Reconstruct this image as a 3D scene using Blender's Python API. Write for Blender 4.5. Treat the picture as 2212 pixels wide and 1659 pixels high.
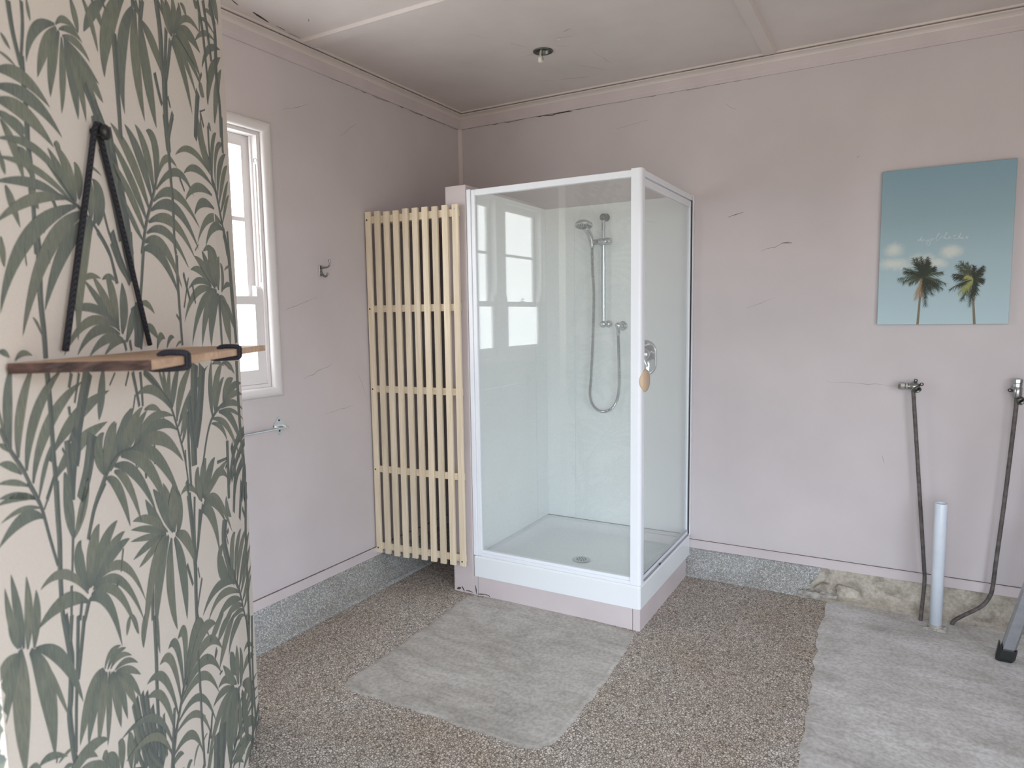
import bpy, bmesh, math, random
from mathutils import Vector, Matrix
random.seed(7)
PI = math.pi
for o in list(bpy.data.objects):
    bpy.data.objects.remove(o)
SC = bpy.context.scene
COL = SC.collection

# ---------------------------------------------------------------- camera
cd = bpy.data.cameras.new('camera')
cam = bpy.data.objects.new('camera', cd)
COL.objects.link(cam)
right = Vector((0.86836879, 0.49569484, -0.01490863))
up = Vector((-0.03636659, 0.09363188, 0.99494248))
fwd = Vector((-0.49458378, 0.86343482, -0.09933373))
cam.matrix_world = Matrix(((right.x, up.x, -fwd.x, 2.41689771), (right.y, up.y, -fwd.y, -3.61597317),
                           (right.z, up.z, -fwd.z, 1.4), (0, 0, 0, 1)))
cd.sensor_fit = 'HORIZONTAL'
cd.sensor_width = 36.0
cd.lens = 36.0 * 1477.234 / 2212.0
cd.clip_start = 0.05
cd.dof.use_dof = True
cd.dof.focus_distance = 3.3
cd.dof.aperture_fstop = 6.0
SC.camera = cam

# ---------------------------------------------------------------- world, light, exposure
SC.view_settings.view_transform = 'Standard'
SC.view_settings.look = 'None'
SC.view_settings.exposure = 0.33
SC.view_settings.gamma = 1.0
SC.view_settings.use_curve_mapping = False
wd = bpy.data.worlds.new('overcast_sky')
wd.use_nodes = True
SC.world = wd
SKY, GROUND = 6.3, 2.1   # bright overcast sky above the horizon, sunlit-grey yard below it
PANE = 6.0               # brightness of the back-lit frosted window panes
wt = wd.node_tree
w_tc = wt.nodes.new('ShaderNodeTexCoord')
w_sp = wt.nodes.new('ShaderNodeSeparateXYZ')
w_rp = wt.nodes.new('ShaderNodeValToRGB')
wt.links.new(w_tc.outputs['Generated'], w_sp.inputs[0])
w_mr = wt.nodes.new('ShaderNodeMapRange')
w_mr.inputs[1].default_value, w_mr.inputs[2].default_value = -1.0, 1.0
wt.links.new(w_sp.outputs['Z'], w_mr.inputs[0])
wt.links.new(w_mr.outputs[0], w_rp.inputs[0])
w_rp.color_ramp.elements[0].position = 0.495
w_rp.color_ramp.elements[0].color = (GROUND * 1.0, GROUND * 0.90, GROUND * 0.76, 1)
w_rp.color_ramp.elements[1].position = 0.515
w_rp.color_ramp.elements[1].color = (SKY * 0.84, SKY * 0.94, SKY * 1.06, 1)
wt.links.new(w_rp.outputs[0], wt.nodes['Background'].inputs[0])
wt.nodes['Background'].inputs[1].default_value = 1.0


def portal(name, loc, rot, sx, sy):
    """marks a doorway so that the renderer samples the sky through it"""
    ld = bpy.data.lights.new(name, 'AREA')
    ld.shape = 'RECTANGLE'
    ld.size, ld.size_y = sx, sy
    ld.cycles.is_portal = True
    o = bpy.data.objects.new(name, ld)
    o.location, o.rotation_euler = loc, rot
    COL.objects.link(o)


portal('doorway_portal', (2.85, -5.30, 1.10), (PI / 2, 0, 0), 2.3, 2.2)
portal('side_opening_portal', (4.30, -3.75, 1.10), (PI / 2, 0, PI / 2), 2.6, 2.2)

# ---------------------------------------------------------------- materials


def nt(name):
    m = bpy.data.materials.new(name)
    m.use_nodes = True
    t = m.node_tree
    return m, t, t.nodes['Principled BSDF']


def lin(c):
    return tuple(((v / 255) / 12.92 if v / 255 <= 0.04045 else ((v / 255 + 0.055) / 1.055) ** 2.4) for v in c[:3]) + (1,)


def node(t, typ, **kw):
    n = t.nodes.new(typ)
    for k, v in kw.items():
        if k in n.inputs.keys():
            n.inputs[k].default_value = v
        else:
            setattr(n, k, v)
    return n


def coord(t, scale=(1, 1, 1)):
    tc = t.nodes.new('ShaderNodeNewGeometry')
    mp = t.nodes.new('ShaderNodeMapping')
    t.links.new(tc.outputs['Position'], mp.inputs['Vector'])
    mp.inputs['Scale'].default_value = scale
    return mp.outputs[0]


def ramp(t, fac, stops):
    r = t.nodes.new('ShaderNodeValToRGB')
    e = r.color_ramp.elements
    while len(e) < len(stops):
        e.new(0.5)
    for i, (p, c) in enumerate(stops):
        e[i].position = p
        e[i].color = lin(c) if len(c) == 3 else c
    t.links.new(fac, r.inputs[0])
    return r.outputs[0]


def mixc(t, fac, a, b, mode='MIX'):
    m = t.nodes.new('ShaderNodeMix')
    m.data_type = 'RGBA'
    m.blend_type = mode
    for sock, v in ((m.inputs[0], fac), (m.inputs[6], a), (m.inputs[7], b)):
        if hasattr(v, 'is_linked'):
            t.links.new(v, sock)
        else:
            sock.default_value = v
    return m.outputs[2]


def noise(t, vec, scale, detail=3.0, rough=0.55, dist=0.0):
    n = t.nodes.new('ShaderNodeTexNoise')
    t.links.new(vec, n.inputs['Vector'])
    n.inputs['Scale'].default_value = scale
    n.inputs['Detail'].default_value = detail
    n.inputs['Roughness'].default_value = rough
    n.inputs['Distortion'].default_value = dist
    return n.outputs[0]


def bump(t, b, height, strength, dist=0.002):
    n = t.nodes.new('ShaderNodeBump')
    n.inputs['Strength'].default_value = strength
    n.inputs['Distance'].default_value = dist
    t.links.new(height, n.inputs['Height'])
    t.links.new(n.outputs[0], b.inputs['Normal'])


def paint(name, c, var=0.05, scale=3.0, rough=0.5, bmp=0.15):
    """painted surface: slight large-scale unevenness and a fine roller grain"""
    m, t, b = nt(name)
    v = coord(t)
    n = noise(t, v, scale, 4)
    lo = tuple(max(0, x * (1 - var)) for x in c)
    hi = tuple(min(255, x * (1 + var * 0.6)) for x in c)
    t.links.new(ramp(t, n, [(0.3, lo), (0.7, hi)]), b.inputs['Base Color'])
    b.inputs['Roughness'].default_value = rough
    bump(t, b, noise(t, v, 260, 2), bmp, 0.001)
    return m


M = {}
M['wall'] = paint('pale_mauve_wall_paint', (198, 190, 191), 0.035, 1.6, 0.55)
M['ceiling'] = paint('aged_ceiling_paint', (210, 201, 197), 0.04, 2.2, 0.6)
M['trim'] = paint('mauve_trim_paint', (201, 191, 192), 0.03, 4.0, 0.4)
M['white_wood'] = paint('white_window_paint', (222, 218, 218), 0.02, 4.0, 0.35)
M['acrylic'] = paint('white_acrylic', (229, 233, 236), 0.015, 2.0, 0.18, 0.02)
M['liner'] = paint('pale_liner_sheet', (240, 245, 245), 0.02, 1.5, 0.3, 0.03)
M['powder'] = paint('white_powder_coat', (233, 237, 243), 0.01, 5.0, 0.3, 0.03)
M['seal'] = paint('dark_rubber_seal', (58, 56, 56), 0.1, 20, 0.6)
M['grime'] = paint('dark_crack_grime', (70, 60, 58), 0.25, 60, 0.9)
M['plaster_chip'] = paint('bare_plaster_chip', (214, 205, 192), 0.1, 60, 0.9)
M['black'] = paint('black_rubber', (34, 36, 36), 0.1, 30, 0.35)
M['pvc'] = paint('white_waste_pipe', (214, 222, 232), 0.03, 12, 0.35, 0.03)
M['pipe'] = paint('weathered_water_pipe', (92, 86, 84), 0.3, 40, 0.6, 0.3)
M['wire'] = paint('white_cable_sheath', (226, 222, 214), 0.03, 40, 0.5)
M['hollow'] = paint('dark_hollow', (26, 27, 24), 0.3, 30, 0.9)
M['groove_line'] = paint('faint_groove_line', (128, 116, 112), 0.2, 30, 0.9)  # dark tone for the painted cornice groove shade and the skirting line
M['mortar'] = paint('pale_mortar', (166, 162, 154), 0.18, 35, 0.95, 0.8)


def metal(name, c, rough):
    m, t, b = nt(name)
    v = coord(t)
    t.links.new(ramp(t, noise(t, v, 40, 3), [(0.3, tuple(x * 0.93 for x in c)), (0.7, c)]), b.inputs['Base Color'])
    b.inputs['Metallic'].default_value = 1.0
    b.inputs['Roughness'].default_value = rough
    return m


M['chrome'] = metal('polished_chrome', (206, 211, 214), 0.12)
M['old_chrome'] = metal('dull_chrome', (178, 180, 180), 0.24)
M['dark_chrome'] = metal('tarnished_chrome', (86, 88, 90), 0.25)
M['alu'] = metal('brushed_aluminium', (192, 196, 202), 0.36)
M['zinc'] = metal('dull_zinc_ring', (120, 122, 116), 0.4)


def wood(name, dark, light, axis, rough=0.55, knots=0.0):
    m, t, b = nt(name)
    sc = [38, 38, 38]
    sc[axis] = 2.2
    oi = t.nodes.new('ShaderNodeObjectInfo')
    tc = t.nodes.new('ShaderNodeTexCoord')
    mp = t.nodes.new('ShaderNodeMapping')
    mp.inputs['Scale'].default_value = sc
    t.links.new(tc.outputs['Object'], mp.inputs['Vector'])
    mul = t.nodes.new('ShaderNodeVectorMath')
    mul.operation = 'SCALE'
    t.links.new(oi.outputs['Random'], mul.inputs['Scale'])
    mul.inputs[0].default_value = (17, 23, 31)
    t.links.new(mul.outputs[0], mp.inputs['Location'])
    n = noise(t, mp.outputs[0], 1.0, 5, 0.6, 0.8)
    c = ramp(t, n, [(0.28, dark), (0.5, tuple((a + b_) / 2 for a, b_ in zip(dark, light))), (0.72, light)])
    hsv = t.nodes.new('ShaderNodeHueSaturation')
    mr = t.nodes.new('ShaderNodeMapRange')
    mr.inputs[3].default_value, mr.inputs[4].default_value = 0.9, 1.07
    t.links.new(oi.outputs['Random'], mr.inputs[0])
    t.links.new(mr.outputs[0], hsv.inputs['Value'])
    t.links.new(c, hsv.inputs['Color'])
    t.links.new(hsv.outputs[0], b.inputs['Base Color'])
    b.inputs['Roughness'].default_value = rough
    bump(t, b, n, 0.15, 0.001)
    return m


M['slat'] = wood('pale_birch', (206, 190, 164), (232, 218, 194), 2)
M['rail'] = wood('pale_birch_rail', (206, 190, 164), (232, 218, 194), 0)
M['knob_wood'] = wood('light_knob_wood', (206, 178, 148), (228, 206, 180), 2)
M['plank'] = wood('warm_hardwood', (166, 134, 110), (214, 180, 150), 0, 0.5)
M['bark'] = wood('dark_weathered_end', (38, 28, 26), (92, 66, 56), 0, 0.8)


def rope_mat():
    m, t, b = nt('black_braided_rope')
    w = t.nodes.new('ShaderNodeTexWave')
    w.inputs['Scale'].default_value = 120
    w.inputs['Distortion'].default_value = 2
    t.links.new(coord(t), w.inputs['Vector'])
    t.links.new(ramp(t, w.outputs['Fac'], [(0.2, (16, 16, 20)), (0.8, (44, 44, 52))]), b.inputs['Base Color'])
    b.inputs['Roughness'].default_value = 0.9
    bump(t, b, w.outputs['Fac'], 0.25, 0.001)
    return m


M['rope'] = rope_mat()


def paper_mat():
    m, t, b = nt('cream_wallpaper_ground')
    v = coord(t)
    t.links.new(ramp(t, noise(t, v, 500, 2), [(0.3, (214, 205, 195)), (0.7, (224, 216, 206))]), b.inputs['Base Color'])
    b.inputs['Roughness'].default_value = 0.75
    bump(t, b, noise(t, v, 900, 2), 0.2, 0.0005)
    return m


M['paper'] = paper_mat()


def leaf_mat():
    m, t, b = nt('printed_sage_leaf_ink')
    at = t.nodes.new('ShaderNodeVertexColor')
    at.layer_name = 'ink'
    v = coord(t, (1, 1, 0.12))
    n = noise(t, v, 420, 3, 0.6)
    c = mixc(t, 0.55, at.outputs[0], ramp(t, n, [(0.3, (150, 152, 148)), (0.7, (255, 255, 250))]), 'MULTIPLY')
    t.links.new(c, b.inputs['Base Color'])
    b.inputs['Roughness'].default_value = 0.75
    return m


M['leaf'] = leaf_mat()


def glass_mat(name, tint, haze):
    """clear sheet glass with a film of soap haze"""
    m = bpy.data.materials.new(name)
    m.use_nodes = True
    t = m.node_tree
    t.nodes.clear()
    out = t.nodes.new('ShaderNodeOutputMaterial')
    tr = node(t, 'ShaderNodeBsdfTransparent', Color=tint)
    gl = node(t, 'ShaderNodeBsdfGlossy', Roughness=0.02)
    df = node(t, 'ShaderNodeBsdfDiffuse', Color=(0.85, 0.88, 0.88, 1))
    fr = node(t, 'ShaderNodeFresnel', IOR=1.5)
    geo = t.nodes.new('ShaderNodeNewGeometry')     # same reflectance on both faces of the sheet
    ior = t.nodes.new('ShaderNodeMapRange')
    ior.inputs[3].default_value, ior.inputs[4].default_value = 1.54, 1 / 1.54
    t.links.new(geo.outputs['Backfacing'], ior.inputs[0])
    t.links.new(ior.outputs[0], fr.inputs['IOR'])
    v = coord(t)
    mr = t.nodes.new('ShaderNodeMapRange')
    t.links.new(noise(t, v, 420, 2, 0.7), mr.inputs[0])
    mr.inputs[1].default_value, mr.inputs[2].default_value = 0.35, 0.65
    mr.inputs[3].default_value, mr.inputs[4].default_value = haze * 0.5, haze * 1.5
    mx = t.nodes.new('ShaderNodeMixShader')
    t.links.new(mr.outputs[0], mx.inputs[0])
    t.links.new(tr.outputs[0], mx.inputs[1])
    t.links.new(df.outputs[0], mx.inputs[2])
    m2 = t.nodes.new('ShaderNodeMixShader')
    t.links.new(fr.outputs[0], m2.inputs[0])
    t.links.new(mx.outputs[0], m2.inputs[1])
    t.links.new(gl.outputs[0], m2.inputs[2])
    t.links.new(m2.outputs[0], out.inputs[0])
    return m


M['glass'] = glass_mat('shower_sheet_glass', (0.98, 0.992, 0.987, 1), 0.085)


def pane_mat():
    """frosted, wavy obscure glass lit from outside by the sky"""
    m, t, b = nt('backlit_frosted_glass')
    w = t.nodes.new('ShaderNodeTexWave')
    w.bands_direction = 'Z'
    w.inputs['Scale'].default_value = 22
    w.inputs['Distortion'].default_value = 7
    w.inputs['Detail'].default_value = 2
    w.inputs['Detail Scale'].default_value = 3
    t.links.new(coord(t), w.inputs['Vector'])
    c = ramp(t, w.outputs['Fac'], [(0.15, (0.80, 0.84, 0.86, 1)), (0.6, (0.96, 0.99, 1.0, 1))])
    b.inputs['Base Color'].default_value = (0.6, 0.65, 0.65, 1)
    b.inputs['Roughness'].default_value = 0.25
    t.links.new(c, b.inputs['Emission Color'])
    b.inputs['Emission Strength'].default_value = PANE
    bump(t, b, w.outputs['Fac'], 0.5, 0.003)
    return m


M['pane'] = pane_mat()


def terrazzo(name, cell, stones, gap, stain, patch_scale=1.3, gapw=0.16, bs=0.5):
    m, t, b = nt(name)
    v = coord(t)
    vo = t.nodes.new('ShaderNodeTexVoronoi')
    vo.inputs['Scale'].default_value = 1 / cell
    t.links.new(v, vo.inputs['Vector'])
    ve = t.nodes.new('ShaderNodeTexVoronoi')
    ve.feature = 'DISTANCE_TO_EDGE'
    ve.inputs['Scale'].default_value = 1 / cell
    t.links.new(v, ve.inputs['Vector'])
    sep = t.nodes.new('ShaderNodeSeparateColor')
    t.links.new(vo.outputs['Color'], sep.inputs[0])
    st = ramp(t, sep.outputs[0], [(i / (len(stones) - 1), c) for i, c in enumerate(stones)])
    g = ramp(t, ve.outputs['Distance'], [(0.02, (0, 0, 0, 1)), (gapw, (1, 1, 1, 1))])
    c = mixc(t, g, lin(gap), st)
    big = ramp(t, noise(t, v, patch_scale, 5, 0.6, 0.6), [(0.36, (1, 1, 1, 1)), (0.66, lin(stain))])
    c = mixc(t, 1.0, c, big, 'MULTIPLY')
    t.links.new(c, b.inputs['Base Color'])
    b.inputs['Roughness'].default_value = 0.75
    bump(t, b, g, bs, 0.002)
    return m


M['terrazzo'] = terrazzo('worn_pebble_floor', 0.0085, [(190, 183, 175), (222, 216, 208), (164, 156, 148), (236, 232, 226), (204, 195, 186)], (104, 96, 90), (240, 232, 223))
M['kerb'] = terrazzo('grey_terrazzo_kerb', 0.005, [(178, 178, 175), (140, 142, 144), (216, 216, 212), (160, 160, 158)], (116, 116, 116), (228, 224, 218), 3.0, 0.12, 0.3)


def concrete(name, base, dark, light, scale=2.6, rough=0.85, speck=0.5):
    m, t, b = nt(name)
    v = coord(t)
    n1 = noise(t, v, scale, 8, 0.62, 0.7)
    n2 = noise(t, v, 70, 4, 0.6)
    c = ramp(t, n1, [(0.3, dark), (0.5, base), (0.72, light)])
    c = mixc(t, speck, c, ramp(t, n2, [(0.35, (190, 188, 184)), (0.6, (255, 255, 255))]), 'MULTIPLY')
    mp = t.nodes.new('ShaderNodeMapping')
    mp.inputs['Rotation'].default_value = (0, 0, 0.7)
    mp.inputs['Scale'].default_value = (3.0, 11.0, 6.0)
    t.links.new(v, mp.inputs['Vector'])
    n3 = noise(t, mp.outputs[0], 1.0, 6, 0.62, 1.2)
    c = mixc(t, 0.75, c, ramp(t, n3, [(0.3, (206, 202, 196)), (0.52, (240, 238, 236)), (0.7, (255, 255, 255))]), 'MULTIPLY')
    n4 = noise(t, v, 26, 3, 0.5)
    c = mixc(t, ramp(t, n4, [(0.70, (0, 0, 0, 1)), (0.78, (0.5, 0.5, 0.5, 1))]), c, lin((126, 122, 116)))
    t.links.new(c, b.inputs['Base Color'])
    b.inputs['Roughness'].default_value = rough
    bump(t, b, n2, 0.25, 0.002)
    return m


M['patch'] = concrete('trowelled_concrete_patch', (196, 194, 190), (172, 170, 166), (211, 210, 207))
M['patch_bloom'] = concrete('bleached_concrete_patch', (214, 213, 212), (186, 184, 182), (234, 234, 236), 1.9)
M['rough'] = concrete('rough_broken_concrete', (194, 187, 175), (134, 127, 117), (214, 208, 196), 9.0)


def canvas_mat():
    """printed sky: pale blue running to teal at the top, with soft clouds (object space, metres)"""
    m, t, b = nt('printed_canvas_sky')
    tc = t.nodes.new('ShaderNodeTexCoord')
    sep = t.nodes.new('ShaderNodeSeparateXYZ')
    t.links.new(tc.outputs['Object'], sep.inputs[0])
    mr = t.nodes.new('ShaderNodeMapRange')
    mr.inputs[2].default_value = 0.69
    t.links.new(sep.outputs['Z'], mr.inputs[0])
    c = ramp(t, mr.outputs[0], [(0.0, (176, 200, 206)), (0.4, (160, 184, 192)), (0.7, (140, 166, 174)), (1.0, (126, 158, 172))])
    w = noise(t, tc.outputs['Object'], 28, 4, 0.6)
    tot = None
    for (x, z, rx, rz) in ((0.055, 0.335, 0.042, 0.036), (0.06, 0.275, 0.075, 0.030), (0.165, 0.283, 0.055, 0.034),
                           (0.275, 0.318, 0.045, 0.030), (0.215, 0.268, 0.05, 0.024)):
        vm = t.nodes.new('ShaderNodeVectorMath')
        vm.operation = 'SUBTRACT'
        vm.inputs[1].default_value = (x, 0, z)
        t.links.new(tc.outputs['Object'], vm.inputs[0])
        v2 = t.nodes.new('ShaderNodeVectorMath')
        v2.operation = 'MULTIPLY'
        v2.inputs[1].default_value = (1 / rx, 0, 1 / rz)
        t.links.new(vm.outputs[0], v2.inputs[0])
        ln = t.nodes.new('ShaderNodeVectorMath')
        ln.operation = 'LENGTH'
        t.links.new(v2.outputs[0], ln.inputs[0])
        ad = t.nodes.new('ShaderNodeMath')
        ad.operation = 'MULTIPLY_ADD'
        t.links.new(w, ad.inputs[0])
        ad.inputs[1].default_value = -1.1
        t.links.new(ln.outputs['Value'], ad.inputs[2])
        m2 = t.nodes.new('ShaderNodeMapRange')
        m2.interpolation_type = 'SMOOTHSTEP'
        m2.inputs[1].default_value, m2.inputs[2].default_value = 0.72, -0.35
        t.links.new(ad.outputs[0], m2.inputs[0])
        if tot is None:
            tot = m2.outputs[0]
        else:
            mxn = t.nodes.new('ShaderNodeMath')
            mxn.operation = 'MAXIMUM'
            t.links.new(tot, mxn.inputs[0])
            t.links.new(m2.outputs[0], mxn.inputs[1])
            tot = mxn.outputs[0]
    sc = t.nodes.new('ShaderNodeMath')
    sc.operation = 'MULTIPLY'
    sc.inputs[1].default_value = 0.62
    t.links.new(tot, sc.inputs[0])
    c = mixc(t, sc.outputs[0], c, lin((222, 220, 206)))
    t.links.new(c, b.inputs['Base Color'])
    b.inputs['Roughness'].default_value = 0.6
    bump(t, b, noise(t, coord(t), 1400, 1), 0.2, 0.0004)
    return m


M['canvas'] = canvas_mat()


def flat(name, c, rough=0.7):
    m, t, b = nt(name)
    t.links.new(ramp(t, noise(t, coord(t), 300, 2), [(0.3, tuple(x * 0.85 for x in c)), (0.7, c)]), b.inputs['Base Color'])
    b.inputs['Roughness'].default_value = rough
    return m


M['frond0'] = flat('printed_dark_frond', (50, 58, 46))
M['frond1'] = flat('printed_mid_frond', (76, 84, 62))
M['frond2'] = flat('printed_yellow_frond', (160, 164, 98))
M['frond3'] = flat('printed_dry_frond', (176, 146, 112))
M['trunk'] = flat('printed_trunk', (132, 122, 104))
M['letter'] = flat('printed_white_script', (206, 218, 222))

# ---------------------------------------------------------------- mesh helpers


class MB:
    def __init__(s):
        s.v, s.f, s.mi, s.cur, s.sm = [], [], [], 0, []
        s.smooth = False

    def add(s, vs, fs):
        o = len(s.v)
        s.v += [tuple(p) for p in vs]
        for f in fs:
            s.f.append(tuple(i + o for i in f))
            s.mi.append(s.cur)
            s.sm.append(s.smooth)
        return s

    def box(s, a, b):
        (x0, y0, z0), (x1, y1, z1) = a, b
        return s.add([(x0, y0, z0), (x1, y0, z0), (x1, y1, z0), (x0, y1, z0), (x0, y0, z1), (x1, y0, z1), (x1, y1, z1), (x0, y1, z1)],
                     [(0, 3, 2, 1), (4, 5, 6, 7), (0, 1, 5, 4), (1, 2, 6, 5), (2, 3, 7, 6), (3, 0, 4, 7)])

    def prism(s, poly, z0, z1, axes=(0, 1, 2)):
        """polygon in axes[0],axes[1], extruded along axes[2]"""
        n = len(poly)

        def P(p, z):
            q = [0, 0, 0]
            q[axes[0]], q[axes[1]], q[axes[2]] = p[0], p[1], z
            return q
        vs = [P(p, z0) for p in poly] + [P(p, z1) for p in poly]
        fs = [tuple(range(n))[::-1], tuple(range(n, 2 * n))] + [(i, (i + 1) % n, n + (i + 1) % n, n + i) for i in range(n)]
        return s.add(vs, fs)

    def loft(s, rings, cap0=True, cap1=True, closed=True):
        n = len(rings[0])
        vs = [p for r in rings for p in r]
        fs = []
        for k in range(len(rings) - 1):
            for i in range(n if closed else n - 1):
                j = (i + 1) % n
                fs.append((k * n + i, k * n + j, (k + 1) * n + j, (k + 1) * n + i))
        if cap0:
            fs.append(tuple(range(n))[::-1])
        if cap1:
            fs.append(tuple((len(rings) - 1) * n + i for i in range(n)))
        return s.add(vs, fs)

    def lathe(s, prof, loc, axis=(0, 0, 1), n=24, cap=True):
        """prof: (radius, height) pairs along axis"""
        ax = Vector(axis).normalized()
        u = ax.orthogonal().normalized()
        w = ax.cross(u)
        L = Vector(loc)
        rings = [[L + ax * h + (u * math.cos(2 * PI * i / n) + w * math.sin(2 * PI * i / n)) * r for i in range(n)] for r, h in prof]
        return s.loft(rings, cap, cap)

    def cyl(s, a, b, r, n=20):
        a, b = Vector(a), Vector(b)
        return s.lathe([(r, 0), (r, (b - a).length)], a, b - a, n)

    def tube(s, pts, r, n=12, sub=0, rad=None):
        P = [Vector(p) for p in pts]
        if sub:
            Q = []
            for i in range(len(P) - 1):
                p0, p1, p2, p3 = P[max(i - 1, 0)], P[i], P[i + 1], P[min(i + 2, len(P) - 1)]
                for k in range(sub):
                    t = k / sub
                    Q.append(0.5 * ((2 * p1) + (p2 - p0) * t + (2 * p0 - 5 * p1 + 4 * p2 - p3) * t * t + (3 * p1 - p0 - 3 * p2 + p3) * t ** 3))
            Q.append(P[-1])
            P = Q
        rings = []
        ref = None
        for i, p in enumerate(P):
            d = (P[min(i + 1, len(P) - 1)] - P[max(i - 1, 0)]).normalized()
            if ref is None:
                ref = d.orthogonal().normalized()
            ref = (ref - d * ref.dot(d)).normalized()
            w = d.cross(ref)
            rr = r if rad is None else rad(i / (len(P) - 1))
            rings.append([p + (ref * math.cos(2 * PI * k / n) + w * math.sin(2 * PI * k / n)) * rr for k in range(n)])
        return s.loft(rings)

    def build(s, name, mat, parent=None, bevel=0.0, loc=None, seg=2, auto=None):
        me = bpy.data.meshes.new(name)
        vs = s.v if loc is None else [tuple(Vector(p) - Vector(loc)) for p in s.v]
        me.from_pydata(vs, [], s.f)
        for mm in (mat if isinstance(mat, (list, tuple)) else [mat]):
            me.materials.append(mm)
        for p, mi, sm in zip(me.polygons, s.mi, s.sm):
            p.material_index = mi
            p.use_smooth = sm
        bm = bmesh.new()
        bm.from_mesh(me)
        bmesh.ops.recalc_face_normals(bm, faces=bm.faces)
        if bevel:
            bmesh.ops.bevel(bm, geom=[e for e in bm.edges if len(e.link_faces) == 2 and e.calc_face_angle(0) > 0.6], offset=bevel,
                            segments=seg, affect='EDGES', profile=0.5, clamp_overlap=True)
        bm.to_mesh(me)
        bm.free()
        o = bpy.data.objects.new(name, me)
        COL.objects.link(o)
        if loc is not None:
            o.location = loc
        if parent is not None:
            o.parent = parent
            if parent.type == 'EMPTY' or parent.location.length > 0:
                o.matrix_parent_inverse = Matrix.Translation(-Vector(parent_world(parent)))
        return o


def parent_world(p):
    v = Vector((0, 0, 0))
    while p is not None:
        v += p.location if p.parent is None else (p.matrix_parent_inverse.to_translation() + p.location)
        p = p.parent
    return v


def thing(name, label, cat, loc=(0, 0, 0), group=None):
    o = bpy.data.objects.new(name, None)
    o.empty_display_size = 0.05
    o.location = loc
    COL.objects.link(o)
    o['label'], o['category'] = label, cat
    if group:
        o['group'] = group
    return o


def struct(o, label=None, cat=None):
    o['kind'] = 'structure'
    if label:
        o['label'] = label
    if cat:
        o['category'] = cat
    return o


def rrect(x0, x1, y0, y1, r, n=6):
    pts = []
    for cx, cy, a0 in ((x1 - r, y1 - r, 0), (x0 + r, y1 - r, 90), (x0 + r, y0 + r, 180), (x1 - r, y0 + r, 270)):
        for k in range(n + 1):
            a = math.radians(a0 + 90 * k / n)
            pts.append((cx + r * math.cos(a), cy + r * math.sin(a)))
    return pts


# ================================================================ THE ROOM
XR, YF, H = 4.3, -5.3, 2.63        # right wall, front wall, ceiling
WY0, WY1, WZ0, WZ1 = -2.70, -1.535, 1.104, 2.194   # window opening in the left wall

fl = MB().box((-0.12, YF - 0.12, -0.08), (XR + 0.12, 0.12, 0.0)).build('floor', M['terrazzo'])
struct(fl, 'worn pebble-aggregate concrete floor', 'floor')


def patch(poly, name='concrete_patch', h=0.003, jit=0.010, step=0.035, mat='patch'):
    pts = []
    rnd = random.Random(len(poly) * 7 + int(poly[0][0] * 100))
    for i in range(len(poly)):
        a, b = Vector(poly[i]), Vector(poly[(i + 1) % len(poly)])
        n = max(1, int((b - a).length / step))
        for k in range(n):
            p = a.lerp(b, k / n)
            if k:
                p += Vector((rnd.uniform(-jit, jit), rnd.uniform(-jit, jit))) * 0.6
            pts.append(p)
    c = sum(pts, Vector((0, 0))) / len(pts)
    mb = MB()
    rings = [[(p.x, p.y, 0.0003) for p in pts], [(p.x + (c.x - p.x) * 0.03, p.y + (c.y - p.y) * 0.03, h) for p in pts]]
    mb.loft(rings, False, True)
    return mb.build(name, M[mat], fl)


patch([(0.56, -0.85), (0.575, -1.10), (0.590, -1.50), (0.588, -1.70), (0.600, -1.775), (0.640, -1.80), (1.0, -1.785), (1.36, -1.79), (1.43, -1.775),
       (1.468, -1.72), (1.474, -1.50), (1.470, -1.20), (1.452, -0.95), (1.44, -0.85), (1.2, -0.80), (0.8, -0.80)])
patch([(2.150, -0.02), (2.140, -0.40), (2.150, -0.70), (2.165, -1.0), (2.178, -1.3), (2.185, -1.8), (2.19, -2.6), (2.8, -2.62), (3.6, -2.60), (3.62, -1.2), (3.61, -0.02)], jit=0.016, step=0.05, mat='patch_bloom')


# left wall with the window opening
lw = MB()
lw.box((-0.12, YF, 0), (0, WY0, H)).box((-0.12, WY1, 0), (0, 0.12, H)).box((-0.12, WY0, 0), (0, WY1, WZ0)).box((-0.12, WY0, WZ1), (0, WY1, H))
wl = struct(lw.build('wall_left', M['wall']), 'pale mauve painted left wall with the window', 'wall')
wb = struct(MB().box((0, 0, 0), (XR + 0.12, 0.12, H)).build('wall_back', M['wall']), 'pale mauve painted back wall behind the shower', 'wall')
rw = MB().box((XR, YF, 0), (XR + 0.12, -5.05, H)).box((XR, -2.45, 0), (XR + 0.12, 0, H)).box((XR, -5.05, 2.2), (XR + 0.12, -2.45, H))
struct(rw.build('wall_right', M['wall']))
fw = MB().box((-0.12, YF - 0.12, 0), (1.7, YF, H)).box((4.0, YF - 0.12, 0), (XR + 0.12, YF, H)).box((1.7, YF - 0.12, 2.2), (4.0, YF, H))
struct(fw.build('wall_front', M['wall']))

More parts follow.
